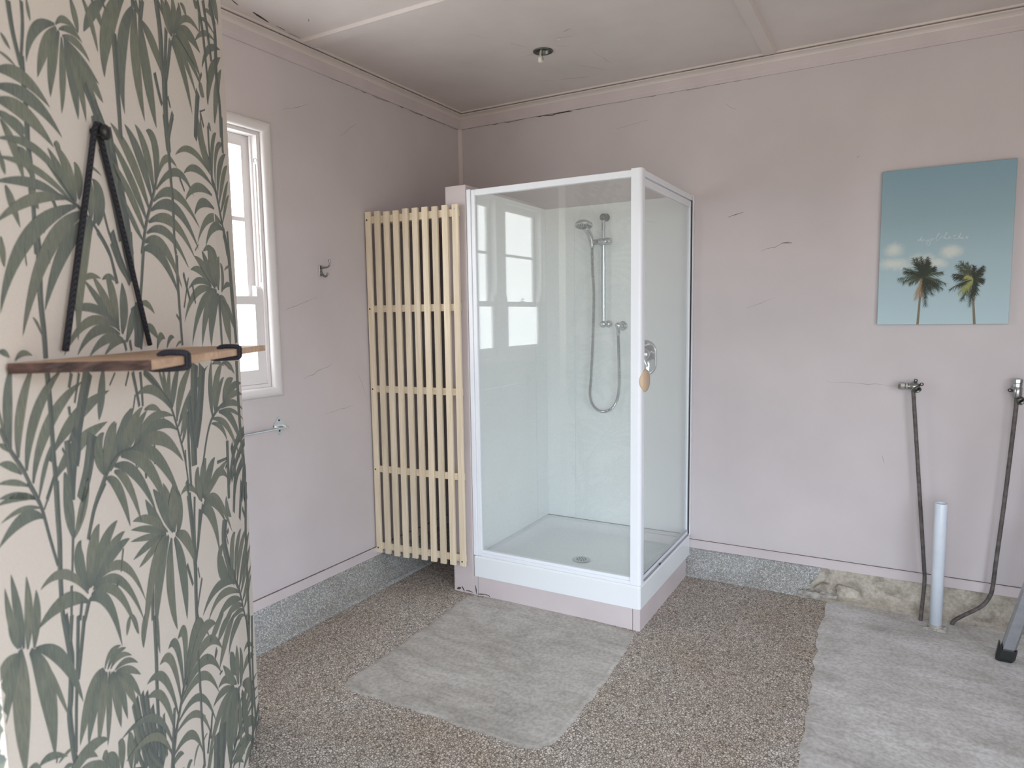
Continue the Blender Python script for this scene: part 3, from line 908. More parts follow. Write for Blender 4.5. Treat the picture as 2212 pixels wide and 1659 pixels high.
PALM = '''1 -1045 1829 -1039 1791 -1025 1752 14;1 -1009 1844 -1011 1810 -1023 1760 10;1 -1021 1768 -1021 1729 -1020 1696 -1022 1656 15;0 -994 1853 -992 1837 -988 1825 11;0 -1071 1777 -1060 1772 -1049 1764 9;0 -1081 1751 -1057 1752 -1038 1746 5;0 -913 1851 -994 1828 -1009 1762 19;0 -908 1848 -958 1806 -980 1751 25;0 -900 1846 -938 1792 -945 1734 29;0 -893 1840 -895 1782 -912 1720 23;0 -882 1843 -862 1793 -854 1727 39;0 -876 1842 -834 1796 -825 1732 31;0 -874 1840 -817 1808 -741 1722 39;0 -868 1840 -793 1816 -747 1785 31;0 -882 1841 -810 1831 -760 1812 14;0 -890 1843 -829 1862 -792 1838 15;0 -900 1849 -854 1873 -817 1860 12;0 -910 1852 -883 1883 -831 1870 12;1 -822 1793 -787 1756 -770 1714 18;1 -797 1748 -788 1710 13;1 -787 1777 -751 1745 -737 1720 15;0 -1091 1724 -1021 1753 -950 1718 22;0 -1094 1703 -994 1732 -918 1683 23;0 -1097 1685 -1021 1703 -947 1661 26;0 -1099 1669 -1061 1674 -1027 1649 16;0 -852 1916 -836 1894 -831 1870 23;0 -701 1982 -784 1922 -809 1881 26;0 -807 1937 -769 1914 -755 1868 21;0 -769 1951 -738 1934 -724 1917 22;0 -606 2031 -741 1918 -733 1833 52;1 -725 1967 -712 1962 -706 1956 7;1 -673 1933 -674 1841 -676 1742 21;0 -891 1589 -984 1674 -1105 1635 15;0 -897 1587 -1003 1631 -1108 1612 12;0 -938 1591 -1019 1605 -1117 1579 15;0 -927 1589 -1029 1585 -1122 1527 17;0 -889 1584 -1080 1536 -1129 1413 29;0 -860 1579 -1010 1533 -1080 1383 32;0 -833 1571 -954 1528 -1015 1417 31;0 -831 1564 -892 1515 -917 1371 41;0 -824 1567 -778 1613 -817 1639 38;0 -836 1572 -828 1618 -836 1644 37;0 -810 1565 -762 1623 -820 1640 33;0 -888 1591 -894 1639 -946 1666 31;0 -893 1594 -927 1626 -968 1656 22;0 -875 1597 -861 1639 -883 1654 32;0 -896 1591 -952 1633 -983 1638 17;0 -836 1659 -807 1662 -778 1653 6;1 -766 1519 -827 1565 -891 1588 -943 1592 8;1 -1019 1687 -1023 1652 -1018 1596 -1022 1561 -1025 1496 15;0 -1076 1673 -1037 1668 -1021 1659 15;0 -1089 1663 -1055 1639 -1041 1592 23;0 -1099 1623 -1093 1603 -1088 1593 13;0 -1091 1579 -1079 1563 -1062 1528 20;1 -965 1584 -946 1558 10;1 -1004 1539 -996 1530 8;0 -1051 1636 -1026 1629 -1011 1595 24;0 -1031 1587 -1019 1575 -1008 1561 22;1 -795 1750 -773 1702 15;1 -781 1754 -745 1699 17;1 -733 1747 -724 1693 12;1 -773 1702 -738 1634 -712 1548 23;1 -752 1697 -710 1639 -687 1551 28;1 -728 1692 -700 1656 -678 1598 24;1 -784 1600 -763 1557 -732 1522 9;0 -946 1666 -932 1671 -926 1658 14;0 -564 2023 -675 1915 -647 1794 48;0 -550 2024 -588 1917 -536 1811 57;0 -528 2020 -510 1911 -464 1816 65;0 -524 2015 -425 2001 -387 1941 42;1 -571 2034 -535 2030 -523 2019 18;1 -546 2045 -531 2025 14;1 -516 2058 -524 2025 13;1 -500 2065 -518 2021 14;1 -454 1935 -434 1901 -416 1879 19;1 -411 2104 -396 2039 -399 1966 -387 1943 32;1 -351 2066 -371 1994 -387 1943 19;1 -323 2052 -356 1981 -382 1935 19;1 -385 1953 -392 1887 -396 1811 37;1 -339 1883 -368 1847 -383 1814 14;1 -370 1912 -356 1890 10;1 -677 1925 -676 1826 -675 1741 20;1 -405 2106 -357 2090 -314 2067 13;0 -308 2068 -351 2093 -378 2128 45;0 -310 2072 -312 2109 -349 2134 54;0 -300 2076 -264 2129 -294 2165 47;0 -293 2081 -212 2154 -242 2171 37;0 -271 2095 -184 2190 -51 2174 18;0 -271 2095 -157 2148 -59 2119 34;0 -279 2086 -185 2115 -69 2052 39;0 -302 2068 -210 2095 -50 2025 33;0 -310 2059 -227 2081 -115 1987 37;0 -317 2051 -233 2053 -170 1927 49;0 -221 2178 -171 2183 -179 2162 22;0 -45 2088 13 2182 257 2242 25;0 -99 2138 -10 2211 174 2236 17;0 -4 2001 -2 2092 249 2217 53;0 83 1974 112 2071 253 2183 64;0 -55 2210 32 2251 166 2252 13;0 0 2256 119 2307 205 2297 15;1 -57 2257 -15 2187 12 2063 32;1 8 2285 62 2194 85 2149 42;1 100 2325 172 2271 156 2133 186 2057 182 1954 53;0 131 2347 226 2364 236 2309 79;0 -99 2243 -77 2240 -64 2231 30;1 -49 2222 -50 2178 13;1 -104 2004 -135 1930 -156 1870 34;0 -91 2027 -68 2022 -41 2010 42;1 -91 1954 -64 1924 15;1 -98 1955 -40 1977 5;1 -79 2044 -54 2068 12;1 -606 1533 -591 1561 -564 1606 -531 1645 -491 1696 -481 1715 14;0 -495 1698 -449 1797 -533 1794 46;0 -510 1675 -525 1757 -596 1789 40;0 -524 1655 -567 1739 -653 1774 41;0 -544 1629 -611 1724 -722 1758 36;0 -564 1606 -621 1671 -727 1730 30;0 -578 1582 -627 1638 -727 1692 27;0 -594 1562 -648 1595 -691 1635 19;0 -484 1704 -416 1794 -333 1760 18;0 -493 1681 -318 1800 -204 1715 21;0 -515 1653 -362 1741 -166 1641 26;0 -534 1631 -349 1711 -187 1583 30;0 -554 1604 -383 1667 -230 1560 28;0 -569 1580 -431 1634 -287 1529 23;0 -587 1560 -455 1601 -352 1477 30;0 -595 1544 -487 1576 -376 1458 31;1 -389 1784 -387 1734 -382 1669 -388 1583 -381 1553 18;1 -397 1861 -389 1784 38;1 -344 1876 -382 1819 -386 1784 18;1 -318 1740 -283 1715 8;0 -21 1807 -209 1864 -340 1788 19;0 -18 1780 -183 1815 -281 1757 21;0 -20 1750 -185 1768 -280 1693 25;0 -5 1715 -147 1733 -207 1668 26;0 120 1685 -84 1719 -195 1597 27;0 129 1671 -47 1688 -115 1597 29;0 -15 1831 -112 1854 -118 1939 64;0 -20 1848 -141 1869 -139 1933 35;0 -18 1819 -105 1849 -92 1946 53;0 -5 1776 -8 1906 101 1950 41;0 38 1784 41 1918 207 1941 33;0 71 1765 71 1849 244 1922 46;0 84 1743 162 1844 264 1890 41;0 104 1722 206 1801 264 1843 31;0 122 1692 193 1761 265 1799 28;0 -17 1942 2 1948 19 1934 21;1 -18 1938 -19 1876 -7 1787 19;1 206 2029 196 1951 198 1914 39;1 -11 1791 46 1766 124 1675 172 1602 27;1 -740 1743 -728 1686 -674 1614 18;1 -732 1747 -704 1670 -670 1592 25;1 -733 1697 -684 1628 -661 1528 29;1 -720 1688 -672 1646 22;1 -743 1724 -737 1675 16;1 -711 1654 -690 1597 -669 1527 46;1 -737 1634 -706 1594 15;1 -1020 1528 -1018 1499 -1024 1434 -1022 1387 -1023 1349 17;0 -746 1383 -820 1433 -879 1468 20;0 -748 1389 -798 1441 -846 1477 25;0 -751 1394 -763 1456 -791 1481 34;0 -737 1386 -711 1443 -722 1470 35;0 -766 1400 -853 1439 -951 1416 16;0 -756 1389 -879 1432 -968 1350 18;0 -747 1377 -851 1409 -923 1348 19;0 -733 1367 -812 1385 -879 1344 19;0 -726 1362 -766 1374 -823 1341 14;0 -885 1465 -861 1483 -813 1474 11;0 -806 1473 -776 1487 -745 1472 11;0 -1030 1384 -1037 1400 -1050 1408 6;0 -1142 1364 -1125 1365 -1117 1355 9;0 -1104 1351 -1086 1366 -1060 1355 9;1 -1057 1502 -1055 1478 3;1 -991 1506 -990 1486 4;1 -813 1554 -769 1522 -741 1469 11;0 -1113 1511 -1112 1491 -1111 1472 15;1 -751 1561 -725 1519 -681 1472 21;0 -42 1489 -127 1544 -233 1563 32;0 -42 1489 -109 1545 -159 1583 39;0 -27 1495 -61 1565 -97 1599 69;0 -15 1505 -24 1568 -53 1603 81;0 -78 1492 -167 1545 -273 1526 25;0 -87 1492 -203 1523 -301 1476 19;0 -70 1486 -269 1496 -347 1396 26;0 -52 1486 -226 1456 -295 1338 34;0 -25 1483 -164 1447 -206 1331 50;0 1 1469 -116 1436 -115 1327 74;0 -1 1462 135 1415 148 1316 107;0 49 1456 184 1428 249 1358 40;0 -3 1486 -11 1545 36 1584 64;0 44 1483 103 1540 43 1566 47;1 0 1467 2 1326 32;1 129 1668 194 1598 206 1494 246 1326 42;1 196 1676 231 1522 263 1325 32;0 73 1490 125 1519 241 1506 18;0 106 1549 171 1573 244 1563 10;0 -142 1584 -87 1608 -18 1594 16;0 -634 1435 -588 1443 -554 1415 15;1 -594 1547 -624 1462 -640 1428 15;1 -640 1438 -639 1396 -657 1350 44;0 -617 1390 -568 1390 -540 1360 21;0 -552 1342 -534 1380 -497 1361 21;0 -489 1341 -469 1370 -434 1362 14;0 -425 1340 -393 1358 -368 1346 7;1 -407 1414 -378 1397 7;1 -378 1553 -382 1471 -377 1342 19;1 -693 1568 -681 1523 -660 1483 42;1 -659 1572 -659 1525 -655 1477 13;1 -756 1541 -725 1504 -688 1481 16;1 -761 1513 -746 1469 10;0 -736 1378 -707 1427 -721 1472 38;0 -756 1394 -765 1449 -775 1477 34;0 -719 1362 -675 1415 -641 1433 31;0 -735 1363 -779 1373 -805 1349 15;1 -673 1428 -663 1388 -670 1351 26;1 -730 1365 -722 1346 10;1 -702 1365 -697 1345 11;1 -345 1431 -295 1505 7;1 -263 1488 -247 1443 10;1 -222 1577 -187 1597 4;1 -335 1513 -293 1450 13;1 -1153 1268 -1137 1240 -1111 1209 -1098 1189 -1079 1156 8;0 -1133 1238 -1139 1299 -1114 1347 23;0 -1117 1223 -1114 1285 -1060 1341 23;0 -1100 1202 -1082 1286 -982 1328 24;0 -1085 1181 -1053 1271 -912 1306 27;0 -1074 1155 -1050 1204 -1019 1229 13;1 -1052 1149 -1028 1175 -1016 1191 9;0 -1022 1213 -955 1263 -811 1281 28;0 -1021 1175 -966 1216 -828 1228 29;1 -1034 1201 -1019 1229 9;0 -1160 1249 -1144 1244 -1134 1234 8;0 -1111 1200 -1134 1220 -1162 1224 13;0 -1097 1180 -1130 1197 -1168 1200 9;0 -1081 1158 -1126 1180 -1169 1181 10;0 -1151 1294 -1148 1268 -1135 1240 7;1 -1022 1328 -1021 1278 -1023 1223 -1023 1174 -1024 1142 15;1 -889 1320 -927 1259 -967 1180 -981 1130 32;0 -829 1324 -846 1270 -863 1235 31;1 -948 1322 -960 1300 10;1 -922 1320 -945 1275 7;1 -891 1217 -917 1163 -951 1122 36;0 -995 1176 -990 1153 -982 1125 23;1 -895 1177 -921 1136 -939 1119 6;1 -965 1272 -964 1259 9;1 -996 1213 -990 1205 6;1 -963 1232 -947 1209 -958 1179 27;1 -979 1222 -979 1189 -977 1137 19;0 -850 1139 -899 1193 -846 1212 39;0 -845 1141 -834 1181 -791 1221 41;0 -834 1143 -794 1181 -720 1238 39;1 -782 1309 -809 1289 4;1 -720 1304 -738 1282 4;1 -852 1138 -880 1117 -895 1107 13;0 -796 1163 -773 1208 -704 1236 38;0 -781 1162 -742 1203 -659 1232 31;0 -766 1160 -715 1191 -637 1222 27;0 -725 1159 -626 1231 -473 1187 21;0 -721 1159 -574 1215 -448 1149 25;0 -704 1159 -549 1183 -426 1074 33;0 -721 1158 -587 1150 -461 994 34;0 -782 1159 -624 1139 -545 978 36;0 -814 1147 -708 1134 -624 1010 28;0 -816 1137 -753 1120 -708 1017 25;0 -849 1133 -790 1114 -763 1021 29;0 -848 1137 -851 1199 -797 1224 30;1 -851 1139 -797 1162 -725 1162 -680 1168 8;0 -651 1225 -596 1230 -554 1207 14;1 -641 1298 -516 1233 -478 1195 -442 1135 -410 1070 -397 1006 10;0 -493 1208 -587 1280 -687 1259 22;0 -516 1233 -573 1273 -652 1312 16;0 -511 1233 -532 1264 -556 1305 18;0 -497 1218 -522 1259 -525 1303 25;0 -490 1208 -506 1258 -475 1300 28;0 -486 1201 -468 1245 -407 1303 38;0 -453 1172 -432 1241 -316 1289 41;0 -446 1159 -373 1215 -165 1280 29;0 -433 1134 -388 1176 -369 1204 26;0 -426 1117 -388 1146 -375 1176 22;1 -287 1293 -314 1197 -332 1116 -340 1045 60;1 -220 1282 -268 1170 -322 1094 59;1 -352 1218 -348 1140 -333 1075 37;1 -366 1183 -376 1104 -377 1002 21;1 -405 1097 -405 1049 10;1 -698 1304 -684 1262 -676 1235 14;1 -659 1301 -657 1264 -658 1233 13;1 -693 1260 -707 1236 7;1 -717 1306 -738 1281 6;1 -546 1195 -516 1178 3;1 -662 1140 -711 1119 4;1 -662 1140 -667 1090 13;1 -608 1147 -613 1107 10;1 -716 1142 -712 1117 6;1 -268 1029 -223 1086 -172 1127 -106 1148 -17 1160 13;0 -148 1138 -168 1224 -127 1289 47;0 -116 1145 -134 1221 -9 1277 57;0 -102 1145 -93 1205 1 1235 35;0 -26 1164 -6 1208 155 1218 49;0 -17 1160 106 1208 304 1189 30;0 -17 1158 144 1186 308 1149 23;0 -49 1150 137 1163 308 1098 22;0 -69 1145 127 1132 314 1063 14;0 -79 1143 123 1122 294 952 37;0 -145 1133 32 1114 211 946 26;0 -160 1122 -40 1105 -3 1047 19;0 -121 1280 -64 1290 11 1266 13;0 -9 1277 125 1268 182 1229 20;0 134 1247 79 1261 40 1271 15;1 311 1026 133 1010 -11 924 35;1 317 991 151 966 28 922 28;1 289 938 134 916 51 857 33;1 235 1267 231 1103 259 930 284 793 46;1 284 925 185 819 41;1 -3 1047 -13 961 -22 878 31;1 61 1023 94 938 50 855 36;1 306 906 233 806 49;0 -308 952 -339 1013 -305 1034 53;0 -289 949 -280 1010 -233 1043 62;0 -278 946 -226 998 -147 1027 52;0 -271 942 -163 976 -11 991 31;0 -254 947 -99 1017 -14 932 29;0 -324 965 -393 1026 -460 1001 19;1 -41 973 -18 980 11;1 -128 1008 -15 997 10;0 -1081 1159 -1117 1177 -1174 1174 12;0 -1072 1143 -1117 1161 -1168 1150 8;0 -1066 1128 -1114 1157 -1178 1121 20;1 -1022 1169 -1025 1120 -1026 1082 -1032 1033 -1035 984 -1033 963 16;1 -1098 1187 -1078 1159 -1066 1135 -1052 1091 -1037 1048 9;1 -1035 1166 -1062 1138 5;0 -996 1167 -990 1109 -983 1069 33;0 -916 1152 -942 1102 -983 1069 28;1 -984 1076 -996 1022 8;1 -921 1145 -928 1130 -960 1087 9;0 -946 975 -990 1044 -959 1060 35;0 -940 975 -929 1037 -891 1066 45;0 -931 974 -902 1027 -818 1050 38;0 -928 974 -867 1015 -789 1021 28;0 -921 979 -844 1007 -769 1001 24;0 -925 974 -795 1009 -713 858 19;0 -932 969 -812 981 -728 825 19;0 -939 963 -827 962 -765 815 20;0 -949 958 -865 952 -837 826 25;0 -950 970 -1018 1054 -1090 1032 16;0 -953 957 -1021 1007 -1106 982 25;1 -949 958 -969 933 12;1 -973 967 -984 940 9;1 -1002 1003 -1011 953 8;1 -857 1129 -903 1098 -936 1053 13;1 -802 993 -820 956 6;1 -833 946 -842 937 10;0 -574 945 -669 931 -740 776 43;0 -559 938 -637 893 -669 780 53;0 -541 927 -593 849 -542 719 53;0 -522 921 -459 836 -471 711 55;0 -512 927 -413 897 -386 813 38;1 -447 832 -412 770 13;0 -525 937 -538 988 -599 1035 27;0 -530 938 -583 1009 -634 1060 39;0 -522 936 -519 992 -510 1039 74;0 -500 925 -451 967 -499 1034 56;0 -514 933 -530 995 -573 1058 44;0 -573 950 -642 995 -679 1051 37;0 -562 948 -662 1019 -750 1027 21;0 -584 952 -667 992 -761 1014 16;0 -589 950 -671 974 -765 993 14;0 -594 951 -682 962 -759 956 18;0 -584 948 -668 939 -734 932 19;1 -400 989 -386 893 -383 808 -393 728 -397 675 32;1 -355 971 -369 908 -376 827 17;1 -317 929 -347 859 -374 816 20;1 -335 758 -364 727 -384 703 13;1 -364 795 -354 766 9;1 -413 1023 -396 978 15;1 -671 871 -684 805 19;0 -281 934 -141 953 -5 773 32;0 -290 928 -178 946 -68 815 31;0 -300 919 -179 904 -156 760 47;1 -289 934 -320 894 -354 840 18;0 -295 943 -317 979 -332 1012 33;0 -274 946 -265 970 -245 987 44;0 -266 946 -226 960 -174 963 29;1 -74 831 -111 757 40;1 -85 827 -105 780 -73 707 -8 624 49;0 -48 637 -231 752 -112 772 67;0 -50 891 -67 859 -5 818 35;1 -8 624 62 560 116 474 153 427 17;0 -24 646 -41 754 41 756 56;0 3 620 19 713 147 736 53;0 28 602 71 682 244 707 52;0 59 577 172 634 300 678 53;0 83 551 212 591 312 629 44;0 105 515 210 534 301 559 34;0 128 483 218 503 296 531 31;0 14 607 -212 720 -348 664 27;0 68 554 -175 685 -300 631 24;0 76 530 -104 617 -227 593 27;0 100 500 -42 573 -148 557 25;0 125 473 5 533 -84 528 17;0 127 455 41 499 -17 497 13;1 -47 792 -69 788 14;1 82 904 36 820 37;1 204 876 131 771 39;1 288 856 232 699 221 617 201 406 42;1 192 790 232 750 17;1 -75 785 -57 752 10;1 -1030 968 -1022 915 -1020 892 -1032 840 -1039 816 -1036 763 -1032 739 20;1 -1008 959 -1018 923 13;1 -988 950 -1005 870 -1017 818 -1029 751 12;1 -968 941 -994 879 -1005 855 14;0 -1142 973 -1148 1021 -1157 1080 22;0 -1134 968 -1120 1008 -1122 1064 24;0 -1118 962 -1102 1000 -1101 1037 25;0 -1149 977 -1170 1019 -1173 1068 17;0 -1155 979 -1167 999 -1173 1017 9;0 -1151 976 -1159 914 -1164 809 46;0 -1128 963 -1079 895 -1089 785 45;0 -1112 953 -1071 891 -1041 817 13;0 -1116 959 -1032 925 -994 812 26;0 -1154 971 -1194 975 -1208 959 21;0 -1154 970 -1196 947 -1215 879 39;0 -916 824 -972 821 -1016 755 43;0 -912 820 -962 800 -989 738 38;0 -906 815 -930 782 -955 714 36;0 -896 810 -904 751 -923 694 24;0 -889 804 -870 756 -866 691 34;0 -882 801 -846 751 -837 689 27;0 -871 795 -820 750 -792 685 26;0 -867 794 -803 751 -768 689 20;0 -912 823 -896 848 -843 831 13;0 -902 817 -879 836 -822 816 14;0 -891 812 -853 827 -799 790 11;0 -874 801 -820 801 -773 762 11;0 -867 796 -807 773 -764 734 14;0 -1130 800 -1107 805 -1055 764 11;0 -1036 729 -1007 749 -962 701 18;0 -996 702 -957 694 -924 652 13;0 -1157 813 -1138 812 -1127 792 7;0 -1070 753 -1056 751 -1040 741 7;1 -1085 783 -1087 775 4;1 -628 452 -618 472 -591 513 -550 552 -498 600 -450 620 16;0 -515 587 -462 724 -545 698 37;0 -526 571 -535 723 -608 707 28;0 -549 556 -576 712 -663 700 26;0 -573 537 -627 699 -737 699 23;0 -598 509 -641 658 -744 673 23;0 -614 491 -682 649 -869 671 17;0 -623 474 -690 609 -858 621 17;0 -509 584 -416 709 -336 632 44;0 -505 568 -377 673 -235 593 41;0 -358 643 -314 613 -301 583 10;0 -519 572 -299 638 -180 491 31;0 -539 557 -333 605 -209 440 29;0 -558 546 -357 575 -240 399 25;0 -579 521 -381 538 -282 336 20;0 -598 507 -406 499 -330 326 18;0 -618 471 -466 474 -414 343 22;1 -673 809 -677 734 -686 661 -690 585 -691 495 21;0 -656 810 -665 767 -656 721 20;1 -390 684 -404 620 -405 504 -409 411 -408 301 21;1 -807 701 -791 639 -765 546 17;1 -793 703 -769 606 -747 534 19;1 -766 697 -752 614 -738 528 21;1 -744 686 -734 603 -724 518 21;1 -721 644 -711 559 -715 511 23;1 -815 636 -796 587 -778 555 14;1 -693 567 -691 495 17;0 -791 862 -806 851 -814 834 18;0 -786 863 -768 837 -758 811 16;0 -717 835 -735 809 -741 775 31;0 90 474 -73 520 -125 446 39;0 -36 529 -162 516 -226 461 49;0 -66 548 -194 557 -228 537 34;0 -156 587 -247 582 -300 572 34;1 -241 525 -263 511 20;1 -327 553 -338 544 16;0 -84 329 -228 409 -307 399 23;0 -90 327 -282 388 -386 285 36;0 -80 321 -242 347 -313 230 51;0 -62 311 -207 326 -252 182 68;0 -39 290 -176 321 -168 124 101;0 -34 284 -35 179 -49 115 48;0 0 268 53 156 65 68 88;0 22 281 191 197 207 93 57;0 -89 333 -163 422 -250 419 23;0 -55 325 -129 382 -192 453 33;0 -48 352 -98 415 -107 448 57;0 -34 311 -40 385 -29 431 53;0 -12 299 39 330 11 405 67;1 -229 447 -200 442 6;1 -348 339 -319 390 15;1 -379 319 -348 358 13;1 209 419 169 310 173 149 140 -56 38;1 264 394 221 219 225 20 206 -120 32;1 156 442 170 341 32;0 40 305 115 328 268 254 34;0 77 357 150 370 276 274 19;0 -86 73 -46 134 103 44 39;0 -152 118 -115 152 -22 52 25;0 -32 36 40 63 235 -43 32;0 33 -9 115 -8 238 -68 29;0 115 -65 157 -68 237 -101 28'''


def palm_print():
    vs, fs, cols = [], [], []
    r = random.Random(5)
    G = [(136, 143, 128), (143, 148, 132), (131, 139, 128), (147, 150, 133)]
    D = (100, 109, 110)

    def ribbon(pts, ws, off, g, stem):
        n = len(pts)
        base = len(vs)
        for i in range(n):
            a, b = pts[max(i - 1, 0)], pts[min(i + 1, n - 1)]
            d = (b - a)
            d = d.normalized() if d.length > 1e-6 else Vector((0, 1))
            nn = Vector((-d.y, d.x))
            t = i / (n - 1)
            for k, q in enumerate((-1, -0.06, 0.06, 1)):
                p = pts[i] + nn * ws[i] * q
                vs.append(pw(p.x, off, min(max(p.y, 0.0), H - 0.001)) if p.x <= SLEN - 0.001 else pw(SLEN - 0.001, off, min(max(p.y, 0), H - 0.001)))
                if stem:
                    c = [x * 0.9 + y * 0.1 for x, y in zip(D, g)] if q > 0 else [x * 0.5 + y * 0.5 for x, y in zip(D, g)]
                else:
                    dk = 0.55 * max(0, 1 - t / 0.25) + (0.22 if abs(q) < 0.1 else 0) + 0.25 * max(0, (t - 0.75) / 0.25)
                    if abs(q) == 1:
                        dk += 0.18
                    dk = min(dk, 0.9)
                    c = [x * (1 - dk) + y * dk for x, y in zip(g, D)]
                cols.append(lin(c))
        for i in range(n - 1):
            for k in range(3):
                a = base + i * 4 + k
                fs.append((a, a + 1, a + 5, a + 4))

    END = ('1 -1201 1130 -1205 1010 -1215 900 -1219 780 9;0 -1203 985 -1230 960 -1265 860 46;0 -1202 940 -1220 905 -1295 905 40;0 -1203 900 -1215 860 -1243 790 34;'
           '0 -1215 1060 -1240 1030 -1285 940 40;0 -1202 860 -1245 850 -1305 800 36;0 -1207 1120 -1230 1110 -1260 1040 30;1 -1255 1300 -1265 1100 -1277 700 10;'
           '0 -1260 1180 -1225 1230 -1207 1150 34;0 -1265 1180 -1295 1250 -1300 1160 36;0 -1260 760 -1230 720 -1210 620 34;0 -1263 760 -1290 700 -1300 640 34')
    rows = (PALM + ';' + END).split(';')
    extra = []
    for dz in (980, -980):          # the same print carries on above and below
        for el in PALM.split(';'):
            a = [int(x) for x in el.split()]
            q = [(a[i], a[i + 1] + dz) for i in range(1, len(a) - 1, 2)]
            if all((z > 2275 + 0.41 * s_) if dz > 0 else (z < 315 - 0.44 * s_) for s_, z in q) and all(-60 < z < 2700 for _, z in q):
                extra.append(' '.join(str(v) for v in [a[0]] + [c for p in q for c in p] + [a[-1]]))
    for idx, el in enumerate(rows + extra):
        a = [int(x) for x in el.split()]
        w = a[-1] / 1000
        P = [Vector((a[i] / 1000, a[i + 1] / 1000)) for i in range(1, len(a) - 1, 2)]
        off = 0.0002 + 0.000022 * (idx % 45)
        g = G[idx % 4]
        if a[0] == 0:
            n = 15
            pts = [P[0] * (1 - t) ** 2 + P[1] * 2 * t * (1 - t) + P[2] * t * t for t in [i / (n - 1) for i in range(n)]]
            ws = []
            for i in range(n):
                t = i / (n - 1)
                k = (0.20 + 0.80 * math.sin(PI / 2 * min(t / 0.46, 1))) if t < 0.46 else max(0.0, math.cos(PI / 2 * (t - 0.46) / 0.54)) ** 0.85
                ws.append(w * 0.46 * k + 0.0002)
            ribbon(pts, ws, off, g, False)
        else:
            pts = []
            for i in range(len(P) - 1):
                p0, p1, p2, p3 = P[max(i - 1, 0)], P[i], P[i + 1], P[min(i + 2, len(P) - 1)]
                for k in range(6):
                    t = k / 6
                    pts.append(0.5 * ((2 * p1) + (p2 - p0) * t + (2 * p0 - 5 * p1 + 4 * p2 - p3) * t * t + (3 * p1 - p0 - 3 * p2 + p3) * t ** 3))
            pts.append(P[-1])
            ribbon(pts, [w / 2 * (0.75 + 0.25 * (1 - i / len(pts))) for i in range(len(pts))], off, g, True)
    me = bpy.data.meshes.new('palm_leaf_print')
    me.from_pydata(vs, [], fs)
    ca = me.color_attributes.new('ink', 'FLOAT_COLOR', 'POINT')
    for i, c in enumerate(cols):
        ca.data[i].color = c
    me.materials.append(M['leaf'])
    o = bpy.data.objects.new('palm_leaf_print', me)
    COL.objects.link(o)
    o.parent = part_w
    o['kind'] = 'stuff'


palm_print()

# ---------------------------------------------------------------- nib wall beside the shower
nb = MB().box((0.459, -0.824, 0.0), (0.5765, -0.013, 2.026)).build('wall_nib', M['trim'], bevel=0.002, seg=1)
struct(nb, 'narrow mauve post wall between slatted screen and shower', 'wall')
flecks('rotted_edge', nb, [(0.475, 0.012, 0.500, 0.02, 0.006), (0.505, 0.03, 0.52, 0.006, 0.005), (0.53, 0.012, 0.572, 0.010, 0.004)], M['grime'], lambda x, z: (x, -0.8246, z))

# unseen board added to block light from above and darken the slat gaps
struct(MB().box((0.0125, -0.822, 1.880), (0.4585, -0.0125, 1.898)).build('shade_board', M['trim']), 'unseen board added to shade the recess behind the slatted screen', 'board')

# ================================================================ SHOWER CUBICLE
SX0, SX1, SY0 = 0.5773, 1.4519, -0.824
sh = thing('shower_cubicle', 'white framed glass corner shower with pale liner and acrylic tray', 'shower', (1.01, -0.41, 0))
# plinth boards
MB().box((SX0 + 0.027, SY0 + 0.0020, 0.0), (SX1 - 0.0362, SY0 + 0.016, 0.0982)).build('plinth_board', M['trim'], sh)
MB().box((SX1 - 0.033, SY0, 0.0), (SX1 - 0.0005, -0.09, 0.0982)).build('plinth_board', M['trim'], sh)
pe = MB().box((SX0, SY0 + 0.0004, 0.0), (SX0 + 0.025, SY0 + 0.018, 0.0982)).build('plinth_end', M['trim'], sh)
flecks('rotted_edge', pe, [(0.588, 0.05, 0.594, 0.004, 0.003), (0.60, 0.006, 0.64, 0.012, 0.0035), (0.64, 0.012, 0.672, 0.008, 0.0025), (0.665, 0.014, 0.668, 0.002, 0.0015)], M['grime'], lambda x, z: (x, -0.8243 if x < 0.602 else -0.8238, z))
# tray: rounded outer skirt, rim, sunken floor falling to the waste
tx0, tx1, ty0, ty1 = SX0 + 0.0005, SX1, SY0, -0.0125
DR = (1.040, -0.53)


def ring(ins, z, r, n=6):
    return [(x, y, z) for x, y in rrect(tx0 + ins, tx1 - ins, ty0 + ins, ty1 - ins, r, n)]


rings = [ring(0.000, 0.0985, 0.012), ring(0.0, 0.196, 0.012), ring(0.003, 0.2028, 0.010), ring(0.008, 0.2045, 0.010), ring(0.050, 0.2045, 0.04), ring(0.054, 0.2030, 0.042), ring(0.058, 0.199, 0.045),
         ring(0.078, 0.178, 0.06), ring(0.092, 0.1705, 0.065), ring(0.115, 0.1675, 0.07)]
nn = len(rings[0])
last = rings[-1]
rings.append([(x + (DR[0] - x) * 0.45, y + (DR[1] - y) * 0.45, 0.1640) for x, y, z in last])
rings.append([(x + (DR[0] - x) * 0.90, y + (DR[1] - y) * 0.90, 0.1605) for x, y, z in last])
tb = MB()
tb.loft(rings[:2], True, False)
tb.loft(rings[1:5], False, False)
tb.smooth = True
tb.loft(rings[4:], False, True)
tray = tb.build('tray', M['acrylic'], sh)
dm = MB()
dm.smooth = True
dm.lathe([(0.046, 0), (0.046, 0.003), (0.040, 0.0055), (0.030, 0.006)], (DR[0], DR[1], 0.1612), n=28)
dr = dm.build('drain', M['old_chrome'], tray)
gm = MB()
for k in range(10):
    a = 2 * PI * k / 10
    gm.lathe([(0.0045, 0), (0.0045, 0.0006)], (DR[0] + 0.022 * math.cos(a), DR[1] + 0.022 * math.sin(a), 0.1673), n=8)
